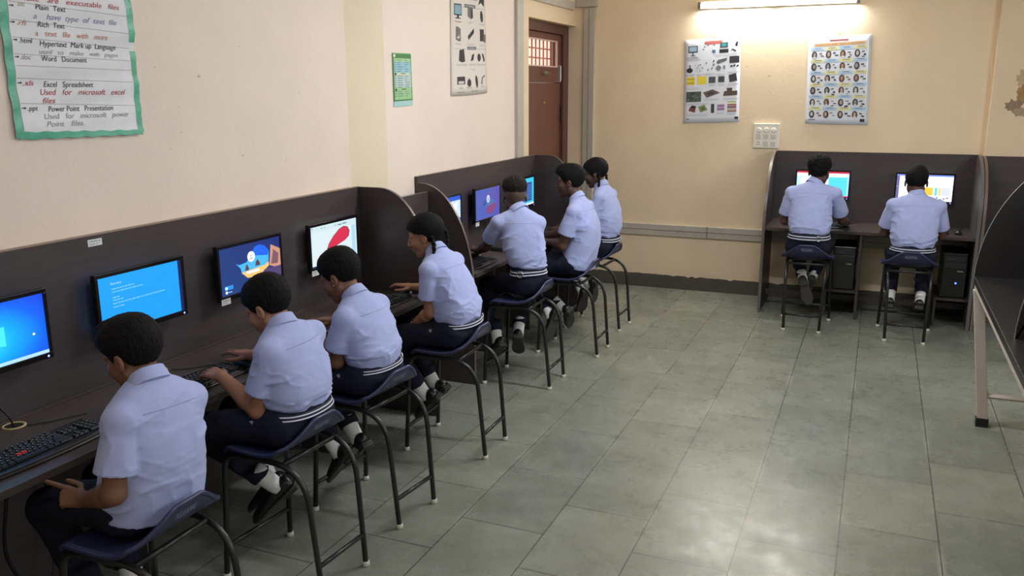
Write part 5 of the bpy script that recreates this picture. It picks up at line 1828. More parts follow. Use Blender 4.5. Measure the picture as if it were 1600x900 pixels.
class Loft:
    """elliptical tube along a spine: stations (t along the points), half width, back depth, front depth"""
    def __init__(s, pts, widths, backs, fronts, lat, samples=28):
        P = np.array(pts, float)
        t = np.linspace(0, len(P) - 1, samples)
        base = np.arange(len(P))

        def sm(y):
            y = np.array(y, float)
            out = []
            for k in t:
                i = min(int(k), len(P) - 2)
                u = k - i
                p0, p1, p2, p3 = y[max(i - 1, 0)], y[i], y[i + 1], y[min(i + 2, len(P) - 1)]
                out.append(0.5 * (2 * p1 + (p2 - p0) * u + (2 * p0 - 5 * p1 + 4 * p2 - p3) * u * u + (3 * p1 - p0 - 3 * p2 + p3) * u ** 3))
            return np.array(out)
        s.P = sm(P)
        s.w, s.b, s.f = sm(widths), sm(backs), sm(fronts)
        T = np.gradient(s.P, axis=0)
        s.T = T / np.linalg.norm(T, axis=1)[:, None]
        lat = np.array(lat, float)
        if lat.ndim == 1:
            lat = np.repeat(lat[None], len(P), 0)
        Lt = sm(lat)
        Lt = Lt - s.T * (Lt * s.T).sum(1)[:, None]
        s.L = Lt / np.linalg.norm(Lt, axis=1)[:, None]
        s.F = np.cross(s.L, s.T)
        s.t = t

    def coords(s, p):
        """nearest station (float), lateral, forward, along-offset"""
        best = np.full(len(p), 1e9)
        st = np.zeros(len(p))
        a = np.zeros(len(p))
        b = np.zeros(len(p))
        ex = np.zeros(len(p))
        n = len(s.P)
        for i in range(n - 1):
            A, Bv = s.P[i], s.P[i + 1]
            ba = Bv - A
            u = ((p - A) @ ba) / (ba @ ba)
            uc = np.clip(u, 0, 1)
            q = p - A - uc[:, None] * ba
            d = (q * q).sum(1)
            m = d < best
            best[m] = d[m]
            st[m] = i + uc[m]
            L_ = s.L[i] * (1 - uc[m])[:, None] + s.L[i + 1] * uc[m][:, None]
            F_ = s.F[i] * (1 - uc[m])[:, None] + s.F[i + 1] * uc[m][:, None]
            a[m] = (q[m] * L_).sum(1)
            b[m] = (q[m] * F_).sum(1)
            over = np.where(i == n - 2, np.maximum(0, u - 1), 0) + np.where(i == 0, np.minimum(0, u), 0)
            ex[m] = (over * np.linalg.norm(ba))[m]
        return st, a, b, ex

    def sdf(s, p, grow=0.0, disp=None):
        st, a, b, ex = s.coords(p)
        k = np.arange(len(s.P))
        w = np.interp(st, k, s.w) + grow
        db = np.interp(st, k, s.b) + grow
        df = np.interp(st, k, s.f) + grow
        dep = np.where(b < 0, db, df)
        m = np.minimum(w, dep)
        r = ((np.abs(a) / w) ** 2.3 + (np.abs(b) / dep) ** 2.3) ** (1 / 2.3)
        d = (r - 1) * m
        if disp is not None:
            d = d - disp(st / (len(s.P) - 1), a, b, p)
        return np.where(np.abs(ex) > 1e-9, np.maximum(d, np.abs(ex)), d)

    def ring(s, tt, grow, n=40):
        """points around the tube at station tt (0..1)"""
        x = tt * (len(s.P) - 1)
        k = np.arange(len(s.P))
        g = lambda arr: np.stack([np.interp(x, k, arr[:, j]) for j in range(3)], -1)
        c, L_, F_ = g(s.P), g(s.L), g(s.F)
        w, db, df = np.interp(x, k, s.w) + grow, np.interp(x, k, s.b) + grow, np.interp(x, k, s.f) + grow
        out = []
        for i in range(n):
            th = 2 * math.pi * i / n
            ca, sa = math.cos(th), math.sin(th)
            e = 2 / 2.3
            x_ = math.copysign(abs(ca) ** e, ca) * w
            y_ = math.copysign(abs(sa) ** e, sa)
            y_ *= df if y_ > 0 else db
            out.append(c + L_ * x_ + F_ * y_)
        return out


m_shirt = mat('pale_blue_cotton', srgb(166, 175, 220), 0.85, spec=0.2, var=0.04, vscale=14, bump=0.10, bscale=420, sheen=0.15)
m_trouser = mat('dark_navy_cloth', srgb(27, 30, 45), 0.85, spec=0.2, var=0.12, vscale=16, bump=0.12, bscale=300)
m_belt = mat('navy_web_belt', srgb(28, 30, 56), 0.7)
m_stripe = mat('white_belt_stripe', srgb(206, 208, 220), 0.7)
m_buckle = mat('chrome_buckle', srgb(206, 206, 210), 0.2, metal=0.9)
m_sock = mat('white_knit_sock', srgb(222, 222, 220), 0.9, bump=0.3, bscale=160)
m_shoe = mat('black_shoe_leather', srgb(22, 21, 22), 0.35, spec=0.5)
m_sole = mat('grey_black_shoe_sole', srgb(58, 54, 52), 0.7, var=0.2, vscale=20)
m_hair = mat('black_hair', srgb(12, 11, 12), 0.72, spec=0.18, bump=0.5, bscale=170, stretch=(1, 1, 0.5))
m_hair2 = mat('very_dark_brown_hair', srgb(24, 19, 18), 0.7, spec=0.2, bump=0.5, bscale=170)
m_eye = mat('eye_white', srgb(214, 208, 202), 0.25)
m_iris = mat('dark_iris', srgb(26, 18, 16), 0.2)
m_band = mat('black_thread', srgb(20, 20, 22), 0.6)


def skin_mat(name, c):
    m = mat(name, c, 0.5, spec=0.4, var=0.06, vscale=22, bump=0.06, bscale=220)
    b = m.node_tree.nodes['Principled BSDF']
    b.inputs['Subsurface Weight'].default_value = 0.05
    b.inputs['Subsurface Radius'].default_value = (0.010, 0.004, 0.002)
    b.inputs['Subsurface Scale'].default_value = 0.5
    return m


def person(label, seat, ang, pelvis, belt, chest, neck, head, head_dir, sh, el, wr, hands, knees, ankles, toes,
           skin, style='short', hair_mat=None, bw=1.0, hs=1.0, arm_r=1.0, sleeve=0.62, seed=1, res=0.0034, cres=0.0055, chest_w=None,
           tuck=True, buckle=None, head_up=(0, 0, 1), torso_turn=None, braids=(), shoes=True, fade=False, belt_on=True, neck_r=1.0, quiff=0.0, cover=0.0, free_hem=False, extras=(), sang=None):
    rng = random.Random(seed)
    a_ = math.radians(ang)
    F = V3(math.cos(a_), math.sin(a_), 0)
    L = V3(-math.sin(a_), math.cos(a_), 0)
    U = V3(0, 0, 1)
    sa_ = math.radians(ang if sang is None else sang)
    FS, LS = V3(math.cos(sa_), math.sin(sa_), 0), V3(-math.sin(sa_), math.cos(sa_), 0)      # the stool's own directions
    o0 = V3(seat[0], seat[1], 0)

    def W(q):                      # (forward, left, up) from the middle of the stool
        return o0 + F * q[0] + L * q[1] + U * q[2]
    root = empty('person', tuple(o0), label, 'person', 'pupils in pale blue shirts')
    pel, blt, che, nck = W(pelvis), W(belt), W(chest), W(neck)
    HO = W(head)
    hf = unit(F * head_dir[0] + L * head_dir[1] + U * head_dir[2])
    H = Head(HO, hf, F * head_up[0] + L * head_up[1] + U * head_up[2], hs)
    SH = [W(q) for q in sh]
    EL = [V3(*q) for q in el]
    WR = [V3(*q) for q in wr]
    HD = []
    for i, (pose, d, n, th) in enumerate(hands):
        HD.append(Hand(WR[i], V3(*d), V3(*n), i == 0, pose, th, 0.98 * hs if hs < 1 else 0.98))
    # ---- torso volumes
    mid = (blt + che) / 2 + F * (-0.012)
    shm = (SH[0] + SH[1]) / 2
    up = che * 0.42 + nck * 0.58
    cw = bw if chest_w is None else chest_w
    latS = unit(SH[0] - SH[1])
    lats = [L, L, unit(L + latS * 0.5), latS, latS, latS]
    low = blt - U * (0.001 + cover) if tuck else pel * 0.9 + blt * 0.1 - U * 0.03
    bl_ = 1.0 if tuck else 1.24
    b2_ = 1.0 if tuck else 1.04
    spine = [low, blt + U * (0.055 if tuck else 0.012), mid, che, up, nck + unit(nck - che) * 0.014]
    shirt_loft = Loft(spine,
                      [0.138 * bw * bl_, 0.158 * bw * b2_, 0.160 * (bw + cw) / 2, 0.158 * cw, 0.125 * cw, 0.050],
                      [0.098 * bw * bl_, 0.112 * bw * b2_, 0.106 * bw, 0.100 * cw, 0.084 * cw, 0.050],
                      [0.100 * bw * bl_, 0.120 * bw * b2_, 0.112 * bw, 0.105 * cw, 0.080 * cw, 0.046], lats)
    neck_top = H.pt(-0.022, 0, -0.055)
    so = rng.uniform(0, 50)

    def folds(tt, a, b, p):
        q = np.stack([a * 7 + so, b * 6, tt * 7 + a * 5.0 + so], 1)
        n1 = 1 - np.abs(vnoise(q))
        q2 = np.stack([a * 12 - so, b * 11, tt * 13 - a * 11], 1)
        n2 = 1 - np.abs(vnoise(q2))
        low = np.exp(-((tt - 0.14) / 0.20) ** 2) * np.clip(tt / 0.08, 0.2, 1)
        side = np.clip(np.abs(a) / 0.13, 0, 1) ** 2
        amp = 0.0026 + (0.008 if tuck else 0.003) * low + 0.006 * side * np.exp(-((tt - 0.60) / 0.2) ** 2)
        return amp * (n1 ** 6 * 1.0 + 0.5 * n2 ** 6 - 0.22)
    def lip_cut(p, d):
        """cloth pressed flat against the back lip of the stool"""
        ff = (p - o0) @ FS
        ll = np.abs((p - o0) @ LS)
        k = np.clip((0.735 - p[:, 2]) / 0.05, 0, 1) * np.clip((0.24 - ll) / 0.03, 0, 1)
        back = -0.132 + 0.10 * np.clip((0.70 - p[:, 2]) / 0.10, 0, 1) ** 2 * 0.5
        return np.where(k > 0, np.maximum(d, smax(d, back - ff, 0.02) * k + d * (1 - k)), d)
    HEM = []
    for i in (0, 1):
        HEM.append(SH[i] + (EL[i] - SH[i]) * sleeve)

    def shirt_fn(p):
        d = shirt_loft.sdf(p, 0.0, folds)
        # shoulders
        y = cone(p, nck * 0.75 + shm * 0.25 - U * 0.012, nck * 0.2 + shm * 0.8 - U * 0.012, 0.05, 0.05)
        for i in (0, 1):
            s_in = SH[i] * 0.62 + nck * 0.38 - U * 0.004
            d = smin(d, cone(p, s_in, SH[i], 0.040, 0.047 * arm_r), 0.045)
        for i in (0, 1):
            ax = unit(EL[i] - SH[i])
            r0, r1 = 0.047 * arm_r, 0.064 * arm_r
            st = SH[i]
            sl_ = cone(p, st, HEM[i] + ax * 0.05, r0, r1 + 0.004)
            x = (p - st) @ ax
            qn = np.stack([p[:, 0] * 16 + so, p[:, 1] * 16, p[:, 2] * 16], 1)
            sl_ = sl_ - 0.0015 * vnoise(qn) - 0.004 * (1 - np.abs(vnoise(qn * 1.1 + 9))) ** 6
            cut = x - np.linalg.norm(HEM[i] - st)
            sl_ = np.maximum(sl_, cut)
            inner = cone(p, st + ax * 0.08, EL[i] + ax * 0.1, 0.040 * arm_r, r1 - 0.004)
            sl_ = np.maximum(sl_, -np.maximum(inner, 0.13 - x))
            kk = 0.008 + 0.014 * np.clip((p[:, 2] - SH[i][2] + 0.035) / 0.05, 0, 1)
            d = smin(d, sl_, kk)
        return d if free_hem else lip_cut(p, d)
    allp = np.array([pel, blt, che, nck] + SH + HEM)
    shirt = vol_obj('shirt', shirt_fn, allp.min(0) - 0.24, allp.max(0) + 0.2, cres, m_shirt, root, relax=1)
    # ---- collar: stand and fall around the neck
    ax = unit(neck_top - nck)
    cb = nck + ax * 0.004
    cl_l = unit(latS - ax * (latS @ ax))
    cl_f = np.cross(cl_l, ax)
    prof = [(0.001, -0.014), (0.002, 0.022), (0.005, 0.027), (0.0095, 0.024), (0.0215, -0.014), (0.019, -0.016), (0.008, 0.014)]
    rows = []
    nseg = 40
    for i in range(nseg + 1):
        th = math.radians(30) + math.radians(300) * i / nseg      # opening at the front
        bk = 0.5 - 0.5 * math.cos(th)                               # 1 at the back
        dr = cl_f * math.cos(th) + cl_l * math.sin(th)
        rr_ = (0.0415 + 0.004 * abs(math.sin(th))) * neck_r
        tip = max(0.0, 1 - bk * 1.25)
        rows.append([tuple(cb + dr * (rr_ + a * (1 + 0.3 * tip)) + ax * (z + 0.004 * bk - 0.018 * tip - (0.016 * tip if z < 0 and a > 0.015 else 0))) for a, z in prof])
    co = MB().grid(rows, wrap=True)
    co.add(rows[0], [tuple(range(len(prof)))])
    co.add(rows[-1], [tuple(range(len(prof)))])
    co.build('collar', m_shirt, shirt, smooth=False, weld=True)
    # ---- stitched seams laid on the cloth: yoke across the back, armholes
    seam = MB()
    s_ = np.linspace(-1, 1, 25)[:, None]
    base = (SH[0] * (0.5 + 0.43 * s_) + SH[1] * (0.5 - 0.43 * s_)) * 0.60 + che * 0.40 + latS * (0.085 * s_) * 0.40 + (nck - che) * 0.18
    yk = base - F * 0.25 + U * 0.05
    dr_ = unit(F - U * 0.2)
    for _ in range(60):
        v = shirt_fn(yk)
        yk = yk + dr_ * np.where(v < 0.0006, 0.0, np.maximum(0.0006, v * 0.6))[:, None]
    seam.tube([tuple(q) for q in yk], 0.0011, 5)
    seam.build('seam', mat('shirt_seam_thread', srgb(150, 154, 186), 0.9), shirt, smooth=True)
    # ---- body: head, neck, chest core, arms and hands in one surface
    core_a, core_b = che * 0.9 + nck * 0.1, nck

    def body_fn(p):
        q = H.loc(p)
        d = head_sdf(q) * hs
        d = smin(d, cone(p, neck_top + hf * 0.006, nck - ax * 0.02, 0.043 * hs * neck_r, 0.043 * neck_r), 0.020)
        d = smin(d, cone(p, core_a, core_b - ax * 0.03, 0.05, 0.030), 0.02)
        for i in (0, 1):
            d = smin(d, cone(p, core_a * 0.6 + SH[i] * 0.4, SH[i], 0.030, 0.030), 0.02)
            d = smin(d, cone(p, SH[i], EL[i], 0.034 * arm_r, 0.036 * arm_r), 0.015)
            f1 = EL[i] * 0.7 + WR[i] * 0.3
            d = smin(d, cone(p, EL[i], f1, 0.035 * arm_r, 0.036 * arm_r), 0.012)
            d = smin(d, cone(p, f1, WR[i], 0.036 * arm_r, 0.0245 * arm_r), 0.012)
            d = smin(d, HD[i].sdf(p), 0.012)
        return d
    tipsP = np.array([HO + 0.16, HO - 0.16, nck] + SH + EL + WR + HD[0].tips() + HD[1].tips())
    body = vol_obj('body', body_fn, tipsP.min(0) - 0.06, tipsP.max(0) + 0.06, res, skin, root)
    for s in (1, -1):
        c_ = H.pt(0.0738, 0.031 * s, -0.004)
        MB().lathe([(0.0004, -0.0119), (0.006, -0.0103), (0.0103, -0.006), (0.0119, 0), (0.0103, 0.006), (0.006, 0.0103), (0.0004, 0.0119)], tuple(c_), tuple(H.f), 14).build('eye', m_eye, body, smooth=True)
        ls = MB()
        ls.tube([tuple(H.pt(0.0835, 0.021 * s, -0.0075)), tuple(H.pt(0.0872, 0.030 * s, -0.0085)), tuple(H.pt(0.0815, 0.042 * s, -0.0065))], [0.0008, 0.0015, 0.0010], 5)
        ls.build('eyelash', m_iris, body, smooth=True)
        eb = MB()
        pts = [H.pt(0.0865, 0.013 * s, 0.021), H.pt(0.0865, 0.026 * s, 0.026), H.pt(0.078, 0.042 * s, 0.023)]
        eb.tube([tuple(q) for q in pts], [0.0022, 0.003, 0.0012], 6)
        eb.build('eyebrow', m_hair, body, smooth=True)
    MB().tube([tuple(H.pt(0.0885, 0.020, -0.0635)), tuple(H.pt(0.0945, 0.0, -0.0632)), tuple(H.pt(0.0885, -0.020, -0.0635))], 0.0012, 5).build('mouth_line', mat('dark_lip_line', srgb(78, 38, 34), 0.6), body, smooth=True)

    if 'wrist_thread' in extras:
        wd = unit(WR[0] - EL[0])
        c_ = WR[0] - wd * 0.012
        s1 = unit(np.cross(wd, U))
        s2 = np.cross(wd, s1)
        MB().tube([tuple(c_ + (s1 * math.cos(2 * math.pi * k / 18) + s2 * math.sin(2 * math.pi * k / 18)) * 0.0255) for k in range(18)], 0.0022, 6, closed=True).build('wrist_thread', m_band, body, smooth=True)
    if 'stud' in extras:
        MB().lathe([(0.0005, 0), (0.003, 0.001), (0.003, 0.004), (0.0005, 0.005)], tuple(H.pt(0.001, 0.0835, -0.031)), tuple(H.l), 10).build('ear_stud', m_buckle, body, smooth=True)

    # ---- hair
    def hair_fn(p):
        return hair_sdf(H.loc(p), style, quiff) * hs
    hair = vol_obj('hair', hair_fn, HO - 0.17, HO + 0.17, 0.0030, hair_mat or m_hair, root)
    if fade:
        def stub_fn(p):
            q = H.loc(p)
            f, u = q[:, 0], q[:, 2]
            low = np.interp(f, [-0.12, -0.05, -0.032, -0.012, 0.012, 0.020, 0.034, 0.055], [-0.040, -0.036, -0.020, 0.024, 0.022, 0.0, 0.01, 0.04])
            sk = ell(q, V3(-0.014, 0, 0.034), V3(0.092, 0.074, 0.082)) - 0.0022
            return np.maximum(sk, low - u) * hs
        st = vol_obj('shaved_sides', stub_fn, HO - 0.15, HO + 0.15, 0.0034, mat('hair_stubble', srgb(88, 70, 60), 0.75, var=0.12, vscale=300), hair)
    for bi, path in enumerate(braids):
        P = [H.pt(*q) for q in path]
        P = np.array(P)
        tt = np.linspace(0, len(P) - 1, 60)
        C_ = []
        for k in tt:
            i = min(int(k), len(P) - 2)
            u = k - i
            p0, p1, p2, p3 = P[max(i - 1, 0)], P[i], P[i + 1], P[min(i + 2, len(P) - 1)]
            C_.append(0.5 * (2 * p1 + (p2 - p0) * u + (2 * p0 - 5 * p1 + 4 * p2 - p3) * u * u + (3 * p1 - p0 - 3 * p2 + p3) * u ** 3))
        C_ = np.array(C_)
        seg = np.linalg.norm(np.diff(C_, axis=0), axis=1)
        s_ = np.concatenate([[0], np.cumsum(seg)])
        total = s_[-1]
        lobes = []
        nl = int(total / 0.0125)
        for k in range(nl):
            x = total * (k + 0.5) / nl
            c0 = np.array([np.interp(x, s_, C_[:, j]) for j in range(3)])
            c1 = np.array([np.interp(min(total, x + 0.01), s_, C_[:, j]) for j in range(3)])
            t_ = unit(c1 - c0 + 1e-9)
            sd = unit(np.cross(t_, H.f + 0.001))
            sg = 1 if k % 2 else -1
            rr_ = 0.0125 * (1 - 0.35 * x / total)
            lobes.append((c0 + sd * sg * 0.008 - t_ * 0.010, c0 - sd * sg * 0.006 + t_ * 0.010, rr_))

        def br_fn(p):
            d = None
            for (a, b, r_) in lobes:
                x = cone(p, a, b, r_, r_ * 0.8)
                d = x if d is None else smin(d, x, 0.002)
            return d
        br = vol_obj('plait', br_fn, C_.min(0) - 0.04, C_.max(0) + 0.04, 0.0028, hair_mat or m_hair, hair)

    # ---- trousers
    KN = [V3(*q) for q in knees]
    AN = [V3(*q) for q in ankles]
    TO = [V3(*q) for q in toes]
    HP = [pel + L * 0.080 * s * min(1.0, bw) + F * 0.01 for s in (1, -1)]
    pel_loft = Loft([pel - U * 0.065, pel, (pel + blt) / 2, blt, blt + U * 0.03], [0.150 * bw, 0.160 * bw, 0.152 * bw, 0.138 * bw, 0.13 * bw], [0.10 * bw, 0.115 * bw, 0.110 * bw, 0.100 * bw, 0.095 * bw],
                    [0.10 * bw, 0.11 * bw, 0.11 * bw, 0.102 * bw, 0.10 * bw], L, 20)
    so2 = rng.uniform(0, 40)
    HB = [AN[i] + unit(KN[i] - AN[i]) * 0.060 for i in (0, 1)]

    def trouser_fn(p):
        d = pel_loft.sdf(p, 0.004)
        for i in (0, 1):
            d = smin(d, cone(p, HP[i], KN[i], 0.088 * bw, 0.062), 0.03)
        for i in (0, 1):
            g = cone(p, KN[i], HB[i], 0.060, 0.047)
            axs = unit(HB[i] - KN[i])
            g = np.maximum(g, (p - HB[i]) @ axs)
            d = smin(d, g, 0.016)
        d = d - 0.004 * (1 - np.abs(vnoise(p * np.array([11, 11, 20]) + so2))) ** 3 - 0.002 * vnoise(p * 26 + so2)
        rel = p - o0
        ff = rel @ FS
        plane = 0.592 + 0.05 * np.clip(-(ff + 0.06) / 0.10, 0, 1) - np.clip(ff - 0.16, 0, 1) * 0.7
        m = (ff < 0.24) & (p[:, 2] > 0.40)
        d = np.where(m, smax(d, plane - p[:, 2], 0.015), d)
        return lip_cut(p, d)
    allp = np.array([pel, blt] + KN + HB)
    tr = vol_obj('trousers', trouser_fn, allp.min(0) - 0.2, allp.max(0) + 0.2, 0.0075, m_trouser, root, relax=1)

    if 'pocket' in extras:
        q = (HP[0] + F * 0.075 + L * 0.25 + U * 0.035)[None]
        for _ in range(60):
            v = trouser_fn(q)
            q = q - L * np.where(v < 0.002, 0, np.maximum(0.001, v * 0.6))[:, None]
        q = q[0] + L * 0.003
        pk = MB()
        pk.add([tuple(q), tuple(q + F * 0.018 - U * 0.006 - L * 0.002), tuple(q - F * 0.006 - U * 0.024 + L * 0.004), tuple(q + F * 0.002 - U * 0.026 + L * 0.005)], [(0, 1, 3, 2)])
        pk.build('pocket_lining', mat('grey_pocket_cloth', srgb(150, 150, 152), 0.9), tr, solid=0.002)

    # ---- belt
    if belt_on and tuck:
        def band(t0, t1, grow, name, m, parent):
            rows = []
            for k in range(3):
                rows.append([tuple(q) for q in pel_loft.ring(t0 + (t1 - t0) * k / 2, grow, 48)])
            mb = MB()
            n = 48
            mb.grid(rows, wrap=True)
            return mb.build(name, m, parent, smooth=True, solid=0.003)
        bt = band(0.545, 0.775, 0.0095, 'belt', m_belt, root)
        band(0.590, 0.628, 0.0120, 'stripe', m_stripe, bt)
        band(0.692, 0.730, 0.0120, 'stripe', m_stripe, bt)
        if buckle is not None:
            r1 = pel_loft.ring(0.66, 0.016, 96)
            c_ = r1[int(buckle / 360 * 96) % 96]
            c2 = r1[int(buckle / 360 * 96 + 2) % 96]
            tg = unit(c2 - c_)
            nb = unit(np.cross(tg, U))
            ring = [tuple(c_ + tg * 0.020 * math.cos(2 * math.pi * k / 16) + U * 0.020 * math.sin(2 * math.pi * k / 16)) for k in range(16)]
            MB().tube(ring, 0.0035, 8, closed=True).build('buckle', m_buckle, bt, smooth=True)

    # ---- socks and shoes
    if shoes:
        for i in (0, 1):
            kd = unit(KN[i] - AN[i])
            MB().tube([tuple(AN[i] - kd * 0.03), tuple(AN[i] + kd * 0.01), tuple(AN[i] + kd * 0.05), tuple(AN[i] + kd * 0.10)], [0.036, 0.036, 0.038, 0.040], 16).build('sock', m_sock, root, smooth=True)
            td = TO[i] - AN[i]
            fd = unit(td)
            upv = unit(kd - fd * (kd @ fd))
            lv = np.cross(upv, fd)
            base = AN[i] - upv * 0.068 - fd * 0.062
            ln = 0.245
            secs = [(0.0, 0.024, 0.058), (0.06, 0.031, 0.066), (0.2, 0.034, 0.072), (0.36, 0.034, 0.070), (0.5, 0.037, 0.058), (0.68, 0.043, 0.047), (0.84, 0.040, 0.038), (0.95, 0.028, 0.028), (1.0, 0.008, 0.016)]
            rows = []
            k = 14
            for (s_, hw, hh) in secs:
                c_ = base + fd * ln * s_
                rows.append([tuple(c_ + lv * hw * math.cos(math.pi * j / k) * (1 + 0.10 * math.sin(math.pi * j / k)) + upv * (0.012 + (hh - 0.012) * math.sin(math.pi * j / k) ** 0.8)) for j in range(k + 1)])
            sm_ = MB().grid(rows, wrap=True)
            sm_.add(rows[0], [tuple(range(k + 1))])
            shoe = sm_.build('shoe', m_shoe, root, smooth=True, weld=True)
            so_ = MB()
            out = [(s_, hw + 0.003) for (s_, hw, hh) in secs]
            pl = [(ln * s_ - (0.003 if s_ == 0 else 0) + (0.004 if s_ == 1 else 0), hw) for s_, hw in out]
            poly = pl + [(x, -y) for x, y in pl[::-1]]
            fr = Fr(tuple(base), tuple(fd), tuple(lv), tuple(upv))
            so_.prism(poly, 0.0, 0.0125, fr)
            so_.box((-0.002, -0.030, -0.014), (0.066, 0.030, 0.0), fr)
            so_.build('sole', m_sole, shoe, bevel=0.002)
    return root, H


S1 = skin_mat('brown_skin', srgb(122, 86, 68))
S2 = skin_mat('warm_brown_skin', srgb(138, 98, 76))
S3 = skin_mat('dark_brown_skin', srgb(88, 62, 52))
S4 = skin_mat('light_brown_skin', srgb(156, 112, 88))
S5 = skin_mat('deep_brown_skin', srgb(86, 62, 52))
DN = (0, 0, -1)
N_IN = (0.1, 0.75, -0.65)
person('nearest boy, loose untucked pale blue shirt, pointing one finger below the desk edge', (-2.035, 1.865), 180,
       (0.005, 0, 0.665), (-0.02, 0, 0.735), (-0.035, 0, 0.905), (-0.035, 0, 1.050), (0.012, 0.0, 1.122), (0.92, 0.10, -0.30),
       [(-0.055, 0.132, 0.962), (-0.055, -0.145, 0.940)],
       [(-1.985, 1.683, 0.755), (-2.10, 2.04, 0.76)], [(-2.146, 1.720, 0.686), (-2.27, 2.02, 0.70)],
       [(POINT, (-1, -0.25, 0.10), N_IN, 0.7), (TYPING, (-1, 0.0, 0.1), DN, 0.35)],
       [(-2.38, 1.765, 0.595), (-2.40, 2.0, 0.595)], [(-2.25, 1.80, 0.25), (-2.25, 1.95, 0.25)], [(-2.42, 1.80, 0.17), (-2.42, 1.95, 0.17)],
       S1, 'short', m_hair, bw=1.04, hs=0.95, seed=3, res=0.0032, cres=0.005, tuck=False, sleeve=0.72, quiff=0.012, free_hem=True)
person('second boy from the front, one hand on a mouse, the other on the keyboard', (-2.035, 2.585), 180,
       (-0.030, 0, 0.66), (-0.030, 0, 0.722), (-0.015, 0, 0.895), (0.022, 0, 1.035), (0.075, 0, 1.100), (0.90, 0.10, -0.42),
       [(-0.012, 0.126, 0.958), (-0.012, -0.150, 0.965)],
       [(-2.085, 2.450, 0.730), (-2.19, 2.84, 0.79)], [(-2.292, 2.500, 0.818), (-2.385, 2.795, 0.809)],
       [(RELAX, (-1, 0.30, 0.04), (0, 0.25, -1), 0.45), (ON_MOUSE, (-1, 0.18, 0.04), DN, 0.5)],
       [(-2.41, 2.47, 0.59), (-2.42, 2.70, 0.59)], [(-2.19, 2.635, 0.325), (-2.27, 2.705, 0.31)], [(-2.34, 2.56, 0.165), (-2.43, 2.685, 0.17)],
       S4, 'short', m_hair, bw=1.0, hs=0.96, seed=5, res=0.0034, cres=0.0052, sleeve=0.68, extras=('pocket',))
person('third boy from the front, slim, hair cropped short, facing the red shape on his screen', (-2.040, 3.190), 180,
       (-0.008, 0, 0.65), (-0.005, 0, 0.708), (0.025, 0, 0.870), (0.083, 0, 1.012), (0.150, 0, 1.095), (0.90, 0.08, -0.38),
       [(0.050, 0.135, 0.932), (0.050, -0.150, 0.935)],
       [(-2.145, 3.06, 0.735), (-2.22, 3.42, 0.78)], [(-2.36, 3.20, 0.812), (-2.37, 3.39, 0.812)],
       [(TYPING, (-1, 0.15, 0.05), DN, 0.4), (TYPING, (-1, -0.1, 0.05), DN, 0.4)],
       [(-2.42, 3.10, 0.585), (-2.42, 3.31, 0.585)], [(-2.215, 3.125, 0.275), (-2.195, 3.255, 0.295)], [(-2.31, 3.145, 0.155), (-2.31, 3.31, 0.19)],
       S1, 'short', m_hair, bw=0.96, hs=0.98, seed=8, cres=0.0055, sleeve=0.70, buckle=215, cover=0.012, extras=('pocket', 'stud'))
person('girl with two black plaits, hand on a mouse, beside the curved side panel', (-2.012, 3.985), 180,
       (-0.015, 0, 0.655), (-0.015, 0, 0.718), (0.028, 0, 0.905), (0.114, 0, 1.075), (0.175, 0.0, 1.158), (0.90, 0.28, -0.26),
       [(0.090, 0.140, 0.998), (0.078, -0.158, 0.998)],
       [(-2.105, 3.865, 0.770), (-2.22, 4.20, 0.815)], [(-2.215, 3.90, 0.690), (-2.385, 4.205, 0.811)],
       [(RELAX, (-0.85, 0.35, -0.45), (0, 0.2, -1), 0.4), (ON_MOUSE, (-1, 0.18, 0.04), DN, 0.5)],
       [(-2.41, 3.885, 0.59), (-2.41, 4.10, 0.59)], [(-2.22, 3.985, 0.265), (-2.21, 4.090, 0.285)], [(-2.325, 4.02, 0.16), (-2.32, 4.125, 0.155)],
       S4, 'girl', m_hair, bw=0.98, hs=0.95, arm_r=0.9, seed=12, cres=0.0055, sleeve=0.66, buckle=225, cover=0.016, extras=('pocket', 'wrist_thread'),
       braids=(((-0.050, 0.070, -0.020), (-0.050, 0.088, -0.060), (-0.035, 0.090, -0.110), (-0.012, 0.082, -0.165)),
               ((-0.080, -0.045, 0.030), (-0.105, -0.060, -0.015), (-0.100, -0.072, -0.060), (-0.085, -0.080, -0.110))))
person('boy with an undercut and a striped belt with chrome buckle, seen from behind', (-2.075, 5.137), 120,
       (-0.02, -0.02, 0.675), (-0.02, -0.015, 0.765), (-0.005, 0.02, 0.965), (0.015, 0.05, 1.155), (0.055, 0.065, 1.232), (1.0, 0.0, -0.12),
       [(0.0, 0.182, 1.075), (0.0, -0.085, 1.065)],
       [(-2.375, 5.18, 0.890), (-2.14, 5.38, 0.865)], [(-2.525, 5.365, 0.814), (-2.27, 5.55, 0.805)],
       [(ON_MOUSE, (-0.85, 0.5, 0.04), DN, 0.5), (TYPING, (-0.6, 0.8, -0.05), DN, 0.4)],
       [(-2.40, 5.26, 0.60), (-2.225, 5.46, 0.60)], [(-2.245, 5.045, 0.285), (-2.15, 5.19, 0.31)], [(-2.345, 5.10, 0.18), (-2.20, 5.33, 0.16)],
       S5, 'fade', m_hair2, bw=0.76, chest_w=0.90, hs=0.96, arm_r=0.92, seed=21, res=0.0042, cres=0.006, sleeve=0.66, buckle=300, fade=True, sang=180)
